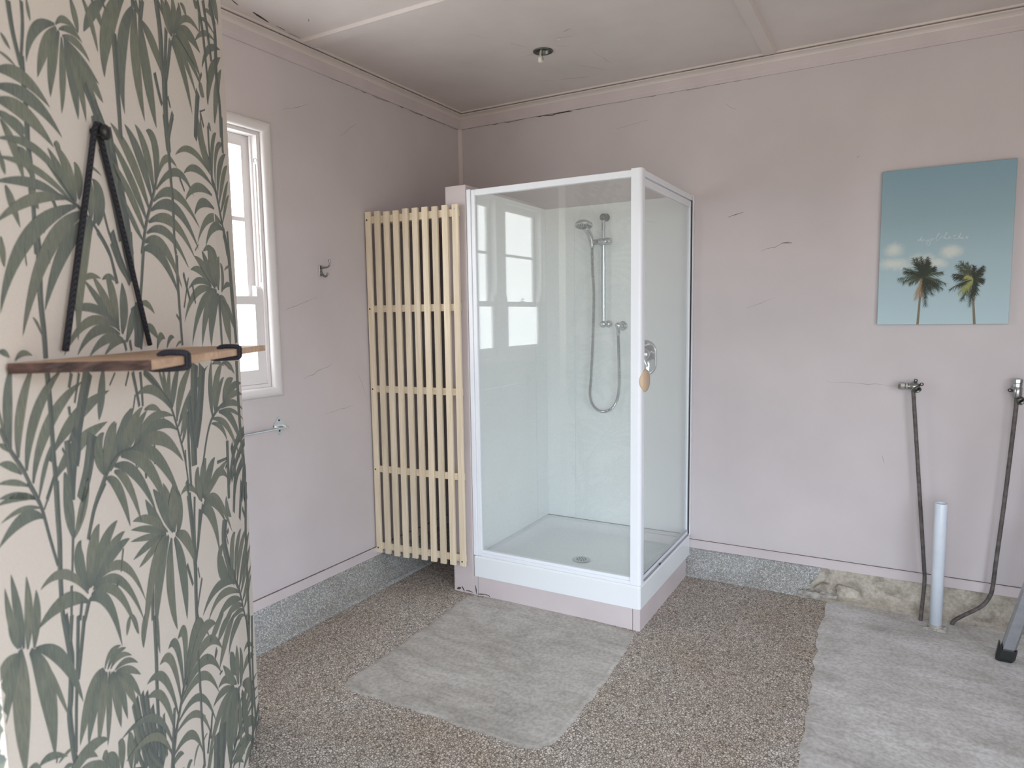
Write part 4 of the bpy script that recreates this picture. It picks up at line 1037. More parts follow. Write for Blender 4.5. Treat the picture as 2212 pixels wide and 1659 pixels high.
for k in range(5):
    a = 2 * PI * k / 5
    gm.lathe([(0.0035, 0), (0.0035, 0.0006)], (DR[0] + 0.010 * math.cos(a), DR[1] + 0.010 * math.sin(a), 0.1673), n=8)
gm.build('drain_hole', M['seal'], dr)
# liner sheets
MB().box((0.5775, -0.778, 0.2050), (0.5950, -0.0130, 2.008)).build('liner_side', M['liner'], sh, 0.002, seg=1)
MB().box((0.5775, -0.0125, 0.2050), (1.4400, -0.0005, 2.008)).build('liner_back', M['liner'], sh, 0.002, seg=1)
MB().box((0.7745, -0.0140, 0.2055), (0.7765, -0.0127, 1.95)).build('liner_joint', M['acrylic'], sh)
MB().box((0.5952, -0.1565, 0.2055), (0.5966, -0.1545, 1.95)).build('liner_joint', M['acrylic'], sh)
# frame
fp = MB().box((SX0 + 0.001, SY0 + 0.004, 0.2050), (0.6000, SY0 + 0.044, 2.0020)).box((0.6005, SY0 + 0.010, 0.2050), (0.6220, SY0 + 0.038, 1.9985))
fp.build('frame_post', M['powder'], sh, 0.0015, seg=1)
cp = [(1.4040, SY0 + 0.046), (1.4040, SY0 + 0.004)]
for k in range(7):
    a = math.radians(-90 + 90 * k / 6)
    cp.append((1.4350 + 0.016 * math.cos(a), SY0 + 0.020 + 0.016 * math.sin(a)))
cp.append((1.4510, SY0 + 0.046))
MB().prism(cp, 0.2048, 2.0045).build('corner_post', M['powder'], sh)
MB().box((0.6222, SY0 + 0.010, 1.9720), (1.4038, SY0 + 0.038, 2.0000)).build('head_rail', M['powder'], sh, 0.002)
bt = MB().box((0.6222, SY0 + 0.006, 0.2048), (1.4038, SY0 + 0.042, 0.2200)).box((0.6222, SY0 + 0.012, 0.2200), (1.4038, SY0 + 0.036, 0.2340))
bt.build('bottom_rail', M['powder'], sh, 0.0015, seg=1)
MB().box((0.6224, SY0 + 0.020, 0.2342), (1.4036, SY0 + 0.026, 1.9718)).build('glass_pane', M['glass'], sh)
# right side: head, sill, wall channel and the door
YB = -0.048
MB().box((1.4255, SY0 + 0.0465, 1.9745), (1.4505, YB + 0.012, 2.0000)).build('head_rail', M['powder'], sh, 0.002)
MB().box((1.4190, SY0 + 0.0465, 0.2048), (1.4505, YB + 0.012, 0.2120)).build('door_sill', M['powder'], sh, 0.001, seg=1)
MB().box((1.4245, -0.0305, 0.2048), (1.4530, -0.0008, 2.0040)).build('wall_channel', M['powder'], sh, 0.0015, seg=1)
MB().box((1.4280, -0.0350, 0.2150), (1.4500, -0.0308, 1.9980)).build('door_seal', M['seal'], sh)
dy0, dy1 = SY0 + 0.050, -0.042
door = MB().box((1.4300, dy0, 1.9400), (1.4460, dy1, 1.9700)).box((1.4300, dy0, 0.2160), (1.4460, dy1, 0.2400)).box((1.4300, dy0, 0.2400), (1.4460, dy0 + 0.010, 1.9400)).box((1.4300, dy1 - 0.012, 0.2400), (1.4460, dy1, 1.9400))
dob = door.build('shower_door', M['powder'], sh, 0.0015, seg=1)
MB().box((1.4350, dy0 + 0.0102, 0.2402), (1.4410, dy1 - 0.0122, 1.9398)).build('glass_pane', M['glass'], dob)
MB().box((1.4462, dy0 + 0.0050, 0.2380), (1.4480, dy1 - 0.004, 0.2440)).build('edge_strip', M['alu'], dob)
MB().box((1.4462, dy1 - 0.0140, 0.2440), (1.4480, dy1 - 0.0110, 1.9400)).build('edge_strip', M['alu'], dob)
MB().box((1.4506, dy0, 0.2130), (1.4540, YB, 0.2165)).build('drip_bar', M['alu'], dob)
km = MB()
km.smooth = True
km.lathe([(0.047, 0), (0.050, 0.004), (0.050, 0.012), (0.046, 0.018), (0.02, 0.0205)], (1.4412, -0.772, 1.112), (1, 0, 0), 28)
kn = km.build('door_knob', M['knob_wood'], dob, loc=(1.4412, -0.772, 1.112))
kn['label'] = 'round pale wooden door knob'
MB().box((1.4530, -0.560, 0.2160), (1.4560, -0.545, 0.2240)).build('drip_clip', M['seal'], dob)

# ---------------------------------------------------------------- hand shower on its rail
hs = thing('hand_shower', 'chrome hand shower on a vertical slide rail with looped hose', 'shower head', (0.968, -0.0128, 1.352))
MB().cyl((0.968, -0.055, 1.345), (0.968, -0.055, 1.925), 0.0112, 16).build('slide_rail', M['chrome'], hs)
b = MB()
b.smooth = True
b.lathe([(0.022, 0), (0.022, 0.006), (0.013, 0.016), (0.013, 0.028)], (0.968, -0.0130, 1.931), (0, -1, 0), 20)
b.lathe([(0.012, -0.002), (0.020, 0.004), (0.0205, 0.022), (0.016, 0.032), (0.006, 0.036)], (0.968, -0.036, 1.931), (0, -1, -0.15), 20)
bk_ = b.build('top_bracket', M['dark_chrome'], hs)
bk_['label'] = 'dark tarnished upper bracket'
b = MB()
b.smooth = True
b.lathe([(0.020, 0), (0.020, 0.008), (0.014, 0.014), (0.016, 0.020), (0.016, 0.026)], (0.985, -0.0130, 1.346), (-0.1, -1, 0), 20)
b.lathe([(0.002, -0.021), (0.014, -0.016), (0.0205, -0.005), (0.0205, 0.006), (0.014, 0.016), (0.002, 0.021)], (0.968, -0.055, 1.346), (0, 0, 1), 20)
b.build('bottom_bracket', M['chrome'], hs)
b = MB()
b.smooth = True
b.lathe([(0.010, -0.058), (0.0155, -0.054), (0.0155, -0.012), (0.0195, -0.010), (0.0195, 0.050), (0.017, 0.055), (0.004, 0.056)], (0.958, -0.058, 1.797), (1, 0, 0), 20)
b.build('slider', M['chrome'], hs)
hd = MB()
hd.smooth = True
hd.tube([(0.907, -0.070, 1.768), (0.906, -0.074, 1.800), (0.898, -0.092, 1.842), (0.890, -0.116, 1.872)], 0.012, 14, 4, rad=lambda t: 0.0125 + 0.005 * t)
hax = Vector((0.05, -0.22, -1)).normalized()
hd.lathe([(0.012, -0.020), (0.034, -0.014), (0.046, -0.004), (0.0485, 0.006), (0.0475, 0.013)], Vector((0.889, -0.140, 1.888)), hax, 32)
hh = hd.build('handset', M['chrome'], hs)
fc = MB()
fc.smooth = False
fc.lathe([(0.044, 0), (0.044, 0.0015)], Vector((0.889, -0.140, 1.888)) + hax * 0.0132, hax, 28)
face_o = fc.build('spray_face', M['old_chrome'], hh)
nz = MB()
uu = hax.orthogonal().normalized()
vv = hax.cross(uu)
for rad_, cnt in ((0.036, 18), (0.026, 13), (0.015, 8)):
    for k in range(cnt):
        a = 2 * PI * k / cnt
        nz.lathe([(0.0026, 0), (0.002, 0.002)], Vector((0.889, -0.140, 1.888)) + hax * 0.0149 + (uu * math.cos(a) + vv * math.sin(a)) * rad_, hax, 6)
nz.build('nozzle', M['seal'], hh)
hp = [(0.907, -0.070, 1.766), (0.906, -0.062, 1.65), (0.912, -0.058, 1.50), (0.904, -0.056, 1.25), (0.893, -0.056, 1.05), (0.886, -0.056, 0.95), (0.902, -0.056, 0.893), (0.936, -0.056, 0.862),
      (0.975, -0.056, 0.857), (1.016, -0.056, 0.876), (1.047, -0.056, 0.925), (1.060, -0.056, 1.00), (1.060, -0.056, 1.12), (1.057, -0.056, 1.22), (1.055, -0.056, 1.285)]
hmB = MB()
hmB.smooth = False
P = [Vector(p) for p in hp]
hmB.tube(hp, 0.0068, 10, 26, rad=lambda t: 0.0086 if int(t * 364) % 2 else 0.0074)
hmB.build('hose', M['old_chrome'], hs)
e = MB()
e.smooth = True
e.lathe([(0.027, 0), (0.027, 0.004), (0.022, 0.008), (0.015, 0.012), (0.015, 0.040)], (1.066, -0.0130, 1.335), (0, -1, 0), 22)
e.lathe([(0.002, 0.019), (0.013, 0.016), (0.0175, 0.008), (0.0175, -0.004), (0.0140, -0.018), (0.0105, -0.024), (0.0105, -0.05)], (1.057, -0.056, 1.337), (0.03, 0, 1), 20)
e.build('wall_elbow', M['chrome'], hs)

# ---------------------------------------------------------------- mixer
mx_ = thing('shower_mixer', 'chrome shower mixer with oval wall plate and lever', 'tap', (1.196, -0.0128, 1.161))
pl = MB()
for (ins, y0_, y1_) in ((0.0, -0.0130, -0.018),):
    o1 = [(x, z) for x, z in rrect(1.134, 1.258, 1.062, 1.258, 0.0615, 10)]
    o2 = [(x, z) for x, z in rrect(1.137, 1.255, 1.065, 1.255, 0.0585, 10)]
    o3 = [(x, z) for x, z in rrect(1.143, 1.249, 1.071, 1.249, 0.0525, 10)]
    o4 = [(x, z) for x, z in rrect(1.147, 1.245, 1.075, 1.245, 0.0485, 10)]
    pl.smooth = True
    pl.loft([[(x, -0.0130, z) for x, z in o1], [(x, -0.0180, z) for x, z in o1], [(x, -0.0215, z) for x, z in o2], [(x, -0.0215, z) for x, z in o3], [(x, -0.0185, z) for x, z in o4]])
pl.build('wall_plate', M['chrome'], mx_)
k = MB()
k.smooth = True
k.lathe([(0.036, 0), (0.036, 0.022), (0.033, 0.036), (0.022, 0.044), (0.006, 0.047)], (1.196, -0.0186, 1.180), (0, -1, 0), 26)
k.build('dial', M['chrome'], mx_)
MB().tube([(1.196, -0.056, 1.178), (1.212, -0.066, 1.148), (1.226, -0.074, 1.118)], 0.008, 12, 4, rad=lambda t: 0.0095 - 0.003 * t).build('lever', M['chrome'], mx_)

# ================================================================ SLATTED SCREEN
scx0, scy0, scx1, scy1 = 0.010, -0.886, 0.553, -0.846
sv = Vector((scx1 - scx0, scy1 - scy0, 0))
slen = sv.length
su = sv.normalized()
sn_ = Vector((su.y, -su.x, 0))      # towards the room
scr = thing('slatted_screen', 'pale birch slatted screen standing across the corner beside the shower', 'screen', (scx0, scy0, 0.150))
scr.rotation_euler = (0, 0, math.atan2(sv.y, sv.x))


def sbox(name, a, b, mat, bev=0.0012):
    """box in the screen's own frame (x along the screen, -y to the room)"""
    c = Vector([(p + q) / 2 for p, q in zip(a, b)])
    m_ = MB().box(tuple(Vector(a) - c), tuple(Vector(b) - c))
    o = m_.build(name, mat, None, bev, seg=1)
    o.parent = scr
    o.location = c
    return o


NSL = 10
sw = 0.0325
pitch = (slen - sw) / (NSL - 1)
rr_ = random.Random(2)
for i in range(NSL):
    x = i * pitch
    dz = rr_.uniform(-0.003, 0.003)
    sbox('slat', (x, -0.0145, 0.0 + dz), (x + sw, -0.0004, 1.783 + dz), M['slat'])
for z in (0.020, 0.437, 0.862, 1.277, 1.728):
    sbox('rail', (0.004, 0.0, z), (slen - 0.004, 0.012, z + 0.036), M['rail'])


def screw(x, z, mat):
    m_ = MB().lathe([(0.0045, 0), (0.0045, 0.001), (0.002, 0.0016)], (0, 0, 0), (0, -1, 0), 10)
    o = m_.build('screw', mat)
    o.parent = scr
    o.location = (x, -0.0146, z)


screw(slen - 0.018, 1.762, M['plaster_chip'])
screw(slen - 0.018, 0.026, M['seal'])
for z in (0.03, 0.455, 0.88, 1.295, 1.745):
    screw(0.012, z, M['seal'])

# ================================================================ LEFT-WALL HARDWARE
M['hook'] = metal('worn_chrome', (150, 152, 152), 0.2)
hk = thing('coat_hook', 'small chrome double coat hook on the left wall', 'hook', (0.0, -1.211, 1.625))
MB().box((0.0006, -1.220, 1.600), (0.004, -1.202, 1.652)).build('back_plate', M['hook'], hk, 0.001, seg=1)
b = MB()
b.smooth = True
b.tube([(0.004, -1.211, 1.640), (0.022, -1.211, 1.640), (0.040, -1.211, 1.640), (0.056, -1.211, 1.645), (0.062, -1.211, 1.662), (0.060, -1.211, 1.674)], 0.004, 12, 4, rad=lambda t: 0.0065 - 0.003 * min(t * 2, 1) + 0.0025 * max(0, (t - 0.75) * 4))
b.build('upper_prong', M['hook'], hk)
b = MB()
b.smooth = True
b.tube([(0.004, -1.211, 1.618), (0.014, -1.211, 1.606), (0.028, -1.211, 1.598), (0.040, -1.211, 1.602), (0.046, -1.211, 1.614)], 0.004, 12, 4, rad=lambda t: 0.006 - 0.002 * t)
b.build('lower_prong', M['hook'], hk)

tr = thing('towel_rail', 'thin chrome towel rail with a diamond bracket under the window', 'towel rail', (0.0, -1.506, 0.925))
dia = [(-1.540, 0.926), (-1.509, 0.885), (-1.500, 0.885), (-1.470, 0.926), (-1.500, 0.967), (-1.509, 0.967)]
for nm, sy in (('bracket', 0.0), ('bracket', -0.94)):
    br = MB().prism([(y + sy, z) for y, z in dia], 0.0006, 0.0030, (1, 2, 0))
    br.prism([(0.003, -1.532 + sy), (0.034, -1.508 + sy), (0.040, -1.500 + sy), (0.040, -1.492 + sy), (0.003, -1.478 + sy)], 0.922, 0.927, (0, 1, 2))
    bo = br.build(nm, M['chrome'], tr)
    for z in (0.950, 0.902):
        MB().lathe([(0.0045, 0), (0.0040, 0.0015), (0.002, 0.0022)], (0.0031, -1.5045 + sy, z), (1, 0, 0), 10).build('screw', M['dark_chrome'], bo)
MB().cyl((0.040, -1.488, 0.9195), (0.040, -2.456, 0.9195), 0.0050, 14).build('bar', M['chrome'], tr)

# ================================================================ HANGING SHELF ON THE PALM WALL
S0, S1, SDP, SZ, STH = -1.1288, -0.3108, 0.1752, 1.3487, 0.0136
shf = thing('hanging_shelf', 'wooden plank shelf hung from black rope on the palm wallpaper', 'shelf', pw((S0 + S1) / 2, 0.09, SZ))
tilt = -0.0154


def shp(s, n, dz=0.0):
    p = FOLD + MD * s + MN * n
    return Vector((p.x, p.y, SZ + tilt * (s - S0) + dz))


pk = MB()
NS = 14
rings = []
for i in range(NS + 1):
    s = S0 + (S1 - S0) * i / NS
    bow = 0.0
    rings.append([shp(s, 0.004, -STH), shp(s, SDP - 0.001, -STH), shp(s, SDP + bow, -STH + 0.0015), shp(s, SDP + bow, -0.0015), shp(s, SDP - 0.0015, 0), shp(s, 0.004, 0)])
pk.loft(rings, False, True)
pk.cur = 1
# near end: weathered, slightly ragged edge
rg = random.Random(9)
e0 = rings[0]
NE = 12
cols_ = []
for k in range(NE + 1):
    n = 0.004 + (SDP - 0.004) * k / NE
    j = rg.uniform(-0.006, 0.003) if 0 < k < NE else 0
    cols_.append([shp(S0, n, -STH), shp(S0 + j - 0.003, n, -STH * 0.5), shp(S0, n, 0)])
pk.loft(cols_, False, False, closed=False)
plank = pk.build('plank', [M['plank'], M['bark']], None, loc=shp((S0 + S1) / 2, 0.09))
plank.parent = shf
plank.matrix_parent_inverse = Matrix.Translation(-Vector(shf.location))
KS, KZ = -0.810, 1.719
RR = 0.0048
for s_w in (-0.985, -0.626):
    loop = [shp(s_w, RR + 0.0015, 0.004 + 0.30), ]
    pts = []
    top = Vector(pw(KS + (0.008 if s_w > KS else -0.008), 0.0105, KZ + 0.004))
    wallp = Vector((*(FOLD + MD * s_w + MN * 0.0105), SZ + tilt * (s_w - S0) + 0.012))
    rb_ = MB()
    rb_.smooth = True
    rb_.tube([Vector(pw(KS, 0.016, KZ + 0.011)), top, top.lerp(wallp, 0.25), top.lerp(wallp, 0.5), top.lerp(wallp, 0.75), wallp], RR, 12, 3)
    rb_.build('rope', M['rope'], shf)
    rb_ = MB()
    rb_.smooth = True
    g = RR + 0.0006
    rb_.tube([shp(s_w, SDP - 0.056, -STH), shp(s_w, SDP - 0.045, -STH - g), shp(s_w, SDP - 0.012, -STH - g), shp(s_w, SDP + g * 0.75, -STH - g * 0.6), shp(s_w, SDP + g, -STH * 0.5), shp(s_w, SDP + g * 0.75, g * 0.6), shp(s_w, SDP - 0.012, g), shp(s_w, SDP - 0.028, g * 0.9), shp(s_w, SDP - 0.036, 0.0)], RR, 12, 5)
    rb_.build('rope', M['rope'], shf)
b = MB()
b.smooth = True
b.lathe([(0.006, 0), (0.006, 0.014), (0.012, 0.018), (0.013, 0.024), (0.009, 0.029), (0.003, 0.030)], pw(KS, 0.0013, KZ), (MN.x, MN.y, 0), 16)
b.build('peg', M['black'], shf)

# ================================================================ CANVAS PRINT
cvx, cvz, cw, chh, cdp = 2.3085, 1.3335, 0.4950, 0.6890, 0.022
cn = thing('canvas_print', 'blue canvas print of two palms hanging on the back wall', 'picture', (cvx, -0.001, cvz))
cm_ = MB().box((0, -cdp, 0), (cw, -0.0005, chh)).build('canvas', M['canvas'], None, 0.0012, seg=1)
cm_.parent = cn
TXT = '''1630 3910 1590 3810 1530 3720 1480 3730 1490 3760 1550 3780 1590 3760|1630 3910 1590 3760 1610 3710|1700 3810 1640 3780 1620 3730 1660 3700 1720 3750 1730 3750 1760 3720|1780 3750 1810 3710 1870 3740|1890 3740 1940 3640 1960 3580 1930 3520 1890 3490 1830 3550 1820 3610 1860 3670 1910 3730 2020 3810|2020 3810 2040 3760 2020 3700 1980 3710 2040 3740 2110 3780|2170 3820 2250 3980 2290 3990 2280 3930 2190 3810 2170 3750 2230 3680 2300 3740 2330 3800|2320 3790 2310 3750 2360 3820 2470 3840 2530 3970 2570 4020 2570 3940 2480 3840 2460 3740|2460 3740 2500 3790 2550 3810 2500 3770 2550 3730 2600 3740 2710 3820 2680 3830 2630 3780 2630 3740 2690 3730 2770 3770|2370 3910 2380 3890|2800 3860 2970 3880|2860 3860 2840 3770 2860 3710 2940 3720 2990 3740 3070 3930 3090 3950 3080 3890 3010 3710|3010 3710 3050 3780 3080 3750 3080 3720 3130 3710 3150 3790 3120 3720 3160 3700 3240 3710 3320 3810 3310 3750 3340 3690 3300 3690|3170 3830 3180 3820|3290 3730 3400 3780'''
lt = MB()
CY = -cdp - 0.0004
for st in TXT.split('|'):
    a = [int(x) / 10000 for x in st.split()]
    pts = [Vector((a[i], 0, a[i + 1])) for i in range(0, len(a), 2)]
    Q = []
    for i in range(len(pts) - 1):
        p0, p1, p2, p3 = pts[max(i - 1, 0)], pts[i], pts[i + 1], pts[min(i + 2, len(pts) - 1)]
        for k_ in range(5):
            t = k_ / 5
            Q.append(0.5 * ((2 * p1) + (p2 - p0) * t + (2 * p0 - 5 * p1 + 4 * p2 - p3) * t * t + (3 * p1 - p0 - 3 * p2 + p3) * t ** 3))
    Q.append(pts[-1])
    for i in range(len(Q) - 1):
        d = Q[i + 1] - Q[i]
        if d.length < 1e-6:
            continue
        d.normalize()
        n_ = Vector((-d.z, 0, d.x)) * 0.00095
        q0, q1 = Q[i] - d * 0.0003, Q[i + 1] + d * 0.0003
        CY -= 0.0000025
        yy = Vector((0, CY, 0))
        lt.add([q0 + n_ + yy, q0 - n_ + yy, q1 - n_ + yy, q1 + n_ + yy], [(0, 1, 2, 3)])
lo_ = lt.build('lettering', M['letter'])
lo_.parent = cn


def printed_palm(centre, trunk, tips, seed):
    r = random.Random(seed)
    c = Vector(centre) / 10000
    y = [-cdp - 0.0006]
    tm = MB()
    T_ = [Vector(p) / 10000 for p in trunk]
    L = [c + Vector((-0.0016, 0)), ] + T_
    for i in range(len(L) - 1):
        a, b_ = L[i], L[i + 1]
        b_ = Vector((b_.x, max(b_.y, 0.0005)))
        w0, w1 = 0.0040, 0.0042 if i < 1 else 0.0050
        tm.add([(a.x - w0, y[0], a.y), (a.x + w0, y[0], a.y), (b_.x + w1, y[0], b_.y), (b_.x - w1, y[0], b_.y)], [(0, 1, 2, 3)])
    to = tm.build('printed_trunk', M['trunk'])
    to.parent = cn
    for kind in (3, 1, 0, 2):
        mbp = MB()
        for (tx, tz, kk) in tips:
            if kk != kind and not (kind == 1 and kk == 0):
                continue
            y[0] -= 0.000006
            tip = Vector((tx, tz)) / 10000
            if kind == 1 and kk == 0:
                tip = c.lerp(tip, 0.72) + Vector((0.004, 0.003))
            d = tip - c
            side = Vector((-d.y, d.x)).normalized()
            mid = c + d * 0.55 + Vector((0, 0.14 * d.length if abs(d.x) > abs(d.y) * 0.6 else 0))
            pts = [c * (1 - t) ** 2 + mid * 2 * t * (1 - t) + tip * t * t for t in [i / 10 for i in range(11)]]
            for i in range(1, 11):
                p = pts[i]
                q = pts[i - 1]
                dd = (p - q).normalized()
                nn_ = Vector((-dd.y, dd.x))
                mbp.add([(q.x + nn_.x * 0.0008, y[0], q.y + nn_.y * 0.0008), (q.x - nn_.x * 0.0008, y[0], q.y - nn_.y * 0.0008), (p.x, y[0], p.y)], [(0, 1, 2)])
                ll = 0.019 * (0.45 + 0.9 * math.sin(PI * min(1, i / 11 + 0.08))) * r.uniform(0.75, 1.25)
                for sg in (-1, 1):
                    e = p + dd * ll * 0.75 + nn_ * sg * ll * 0.62 + Vector((0, -0.35 * ll))
                    for o_ in (0.0, 0.5):
                        b0 = q.lerp(p, o_)
                        e2 = e + dd * (o_ - 0.25) * 0.006 + nn_ * r.uniform(-0.0035, 0.0035) + Vector((r.uniform(-0.002, 0.002), r.uniform(-0.004, 0.002)))
                        y[0] -= 0.0000012
                        mbp.add([(b0.x, y[0], b0.y), (b0.x + dd.x * 0.0036, y[0], b0.y + dd.y * 0.0036), (e2.x, y[0], max(e2.y, 0.001))], [(0, 1, 2)])
        if mbp.f:
            fo_ = mbp.build('printed_frond', M['frond%d' % kind])
            fo_.parent = cn


printed_palm((1740, 2110), [(1680, 1910), (1660, 1170), (1612, 5)], [(1320, 2950, 0), (1460, 2970, 0), (1640, 3010, 0), (1880, 2990, 0), (1940, 2910, 0), (1980, 2750, 0), (2220, 2520, 0), (980, 2530, 1), (1000, 2380, 0), (770, 2040, 1), (950, 1910, 1), (2490, 2280, 1), (2630, 1770, 1), (2520, 1530, 0), (2160, 1290, 0), (1900, 800, 0), (1220, 1820, 1), (2430, 1860, 1), (2360, 1500, 0), (1560, 1280, 3), (1460, 1090, 3), (1710, 1270, 3)], 1)
printed_palm((3620, 1930), [(3650, 1730), (3660, 1020), (3740, 5)], [(3100, 2750, 1), (2970, 2580, 1), (2870, 2180, 0), (2910, 2060, 0), (2760, 1510, 0), (3090, 1320, 2), (3290, 1370, 2), (3200, 1030, 0), (3530, 770, 0), (3730, 1280, 0), (4010, 1900, 0), (3750, 1690, 0), (3980, 2480, 0), (3880, 2260, 0), (3610, 2530, 0), (3370, 2670, 1), (3200, 2620, 1), (3150, 2370, 1), (3360, 2100, 2)], 2)

# ================================================================ PIPES ON THE BACK WALL
tl = thing('water_supply_pipe', 'left bare water pipe with chrome tap body turned to the left', 'pipe', (2.530, -0.136, 0.0), 'bare water supply pipes')
b = MB()
b.smooth = True
b.tube([(2.4640, -0.052, 1.036), (2.4720, -0.052, 0.95), (2.5080, -0.052, 0.55), (2.5360, -0.052, 0.24), (2.5410, -0.054, 0.175), (2.5400, -0.068, 0.125), (2.5340, -0.110, 0.055), (2.5300, -0.134, 0.0)], 0.0082, 14, 6)
b.build('pipe', M['pipe'], tl)
v = MB()
v.smooth = True
v.lathe([(0.019, 0), (0.019, 0.012), (0.016, 0.014), (0.016, 0.036)], (2.468, -0.0006, 1.055), (0, -1, 0), 18)          # wall spigot
v.lathe([(0.0165, -0.012), (0.0175, -0.010), (0.0175, 0.016), (0.014, 0.020), (0.014, 0.024)], (2.468, -0.050, 1.055), (-1, 0, 0), 18)
body = v.build('tap_body', M['old_chrome'], tl)
v = MB()
v.lathe([(0.012, 0.0), (0.0165, 0.002), (0.0165, 0.010), (0.0130, 0.012), (0.0175, 0.014), (0.0185, 0.030), (0.0150, 0.040), (0.006, 0.042)], (2.444, -0.050, 1.055), (-1, 0, 0.03), 9)
v.build('tap_head', M['chrome'], tl)
v = MB()
v.smooth = True
v.lathe([(0.0150, 0.010), (0.0150, 0.022), (0.0115, 0.022), (0.0115, 0.012)], (2.474, -0.050, 1.052), (0.35, -0.8, -0.5), 18)
v.build('outlet', M['zinc'], tl)
v = MB().lathe([(0.0113, 0.0), (0.0113, 0.014)], (2.474, -0.050, 1.052), (0.35, -0.8, -0.5), 16)
v.build('outlet_bore', M['hollow'], tl)


def lug(parent, c, d):
    c, d = Vector(c), Vector(d).normalized()
    m_ = MB()
    m_.smooth = True
    sx = Vector((0, 1, 0)).cross(d).normalized()
    ring_pts = []
    for k_ in range(16):
        a = 2 * PI * k_ / 16
        ring_pts.append(c + d * 0.024 + (d * math.cos(a) + sx * math.sin(a)) * 0.0060)
    for k_ in range(16):
        m_.cyl(ring_pts[k_], ring_pts[(k_ + 1) % 16], 0.0022, 6)
    m_.cyl(c + d * 0.012, c + d * 0.019, 0.005, 8)
    m_.build('lug', M['dark_chrome'], parent)


lug(tl, (2.470, -0.050, 1.058), (0.1, 0, 1))
lug(tl, (2.474, -0.050, 1.056), (1, 0, 0.45))

trr = thing('water_supply_pipe', 'right bare water pipe with upright chrome tap body', 'pipe', (2.649, -0.115, 0.0), 'bare water supply pipes')
b = MB()
b.smooth = True
b.tube([(2.8440, -0.052, 1.022), (2.8420, -0.052, 0.95), (2.8240, -0.052, 0.60), (2.8050, -0.052, 0.30), (2.7985, -0.052, 0.19), (2.7900, -0.055, 0.140), (2.7600, -0.066, 0.090), (2.6900, -0.100, 0.045), (2.6600, -0.112, 0.022), (2.6500, -0.115, 0.0)], 0.0082, 14, 6)
b.build('pipe', M['pipe'], trr)
v = MB()
v.smooth = True
v.lathe([(0.019, 0), (0.019, 0.012), (0.016, 0.014), (0.016, 0.036)], (2.845, -0.0006, 1.052), (0, -1, 0), 18)
v.lathe([(0.0150, -0.030), (0.0175, -0.026), (0.0175, 0.012), (0.014, 0.016), (0.014, 0.020)], (2.845, -0.050, 1.052), (0, 0, 1), 18)
v.build('tap_body', M['old_chrome'], trr)
v = MB()
v.lathe([(0.012, 0.0), (0.0170, 0.002), (0.0180, 0.016), (0.0150, 0.018), (0.0190, 0.020), (0.0185, 0.034), (0.014, 0.038), (0.006, 0.039)], (2.845, -0.050, 1.066), (0.02, 0, 1), 9)
v.build('tap_head', M['chrome'], trr)
v = MB()
v.smooth = True
v.lathe([(0.0165, 0.006), (0.0165, 0.020), (0.0120, 0.020), (0.0120, 0.008)], (2.852, -0.050, 1.016), (0.45, -0.75, -0.45), 18)
v.build('outlet', M['zinc'], trr)
v = MB().lathe([(0.0118, 0.0), (0.0118, 0.012)], (2.852, -0.050, 1.016), (0.45, -0.75, -0.45), 16)
v.build('outlet_bore', M['hollow'], trr)
lug(trr, (2.843, -0.050, 1.050), (-1, 0, 0.1))

wp = thing('waste_pipe', 'upright white plastic waste pipe stub rising from the concrete', 'pipe', (2.585, -0.190, 0.0))
b = MB()
b.smooth = True
N = 28
for (r0, r1) in ((0.0245, 0.0215),):
    ro = lambda r, z: [(2.585 + r * math.cos(2 * PI * k_ / N), -0.190 + r * math.sin(2 * PI * k_ / N), z) for k_ in range(N)]
    b.loft([ro(r0, 0.0), ro(r0, 0.564), ro(r0 - 0.0006, 0.5655), ro(r1 + 0.0006, 0.5655), ro(r1, 0.564), ro(r1, 0.30)], True, True)
b.build('pipe', M['pvc'], wp)
b = MB()
b.smooth = True
b.lathe([(0.0300, 0), (0.0290, 0.014), (0.0252, 0.018)], (2.585, -0.190, 0.004), n=26)
b.build('socket_collar', M['mortar'], wp)
for k_, (dx, dy, rx, ry) in enumerate(((-0.022, -0.026, 0.026, 0.015), (0.018, -0.032, 0.02, 0.012), (0.03, 0.004, 0.014, 0.02))):
    r = random.Random(k_)
    bm = bmesh.new()
    bmesh.ops.create_icosphere(bm, subdivisions=2, radius=1.0)
    for vtx in bm.verts:
        q = 1 + r.uniform(-0.2, 0.2)
        vtx.co = Vector((2.585 + dx + vtx.co.x * rx * q, -0.190 + dy + vtx.co.y * ry * q, max(0.0005, 0.003 + vtx.co.z * 0.012 * q)))
    m_ = MB().add([vv_.co[:] for vv_ in bm.verts], [[vv_.index for vv_ in f.verts] for f in bm.faces])
    bm.free()
    m_.build('mortar_lump', M['mortar'], wp)

# ================================================================ STEP LADDER AT THE RIGHT EDGE
ld = thing('step_ladder', 'aluminium ladder leg with a black rubber foot at the right edge', 'ladder', (2.812, -0.392, 0.0))


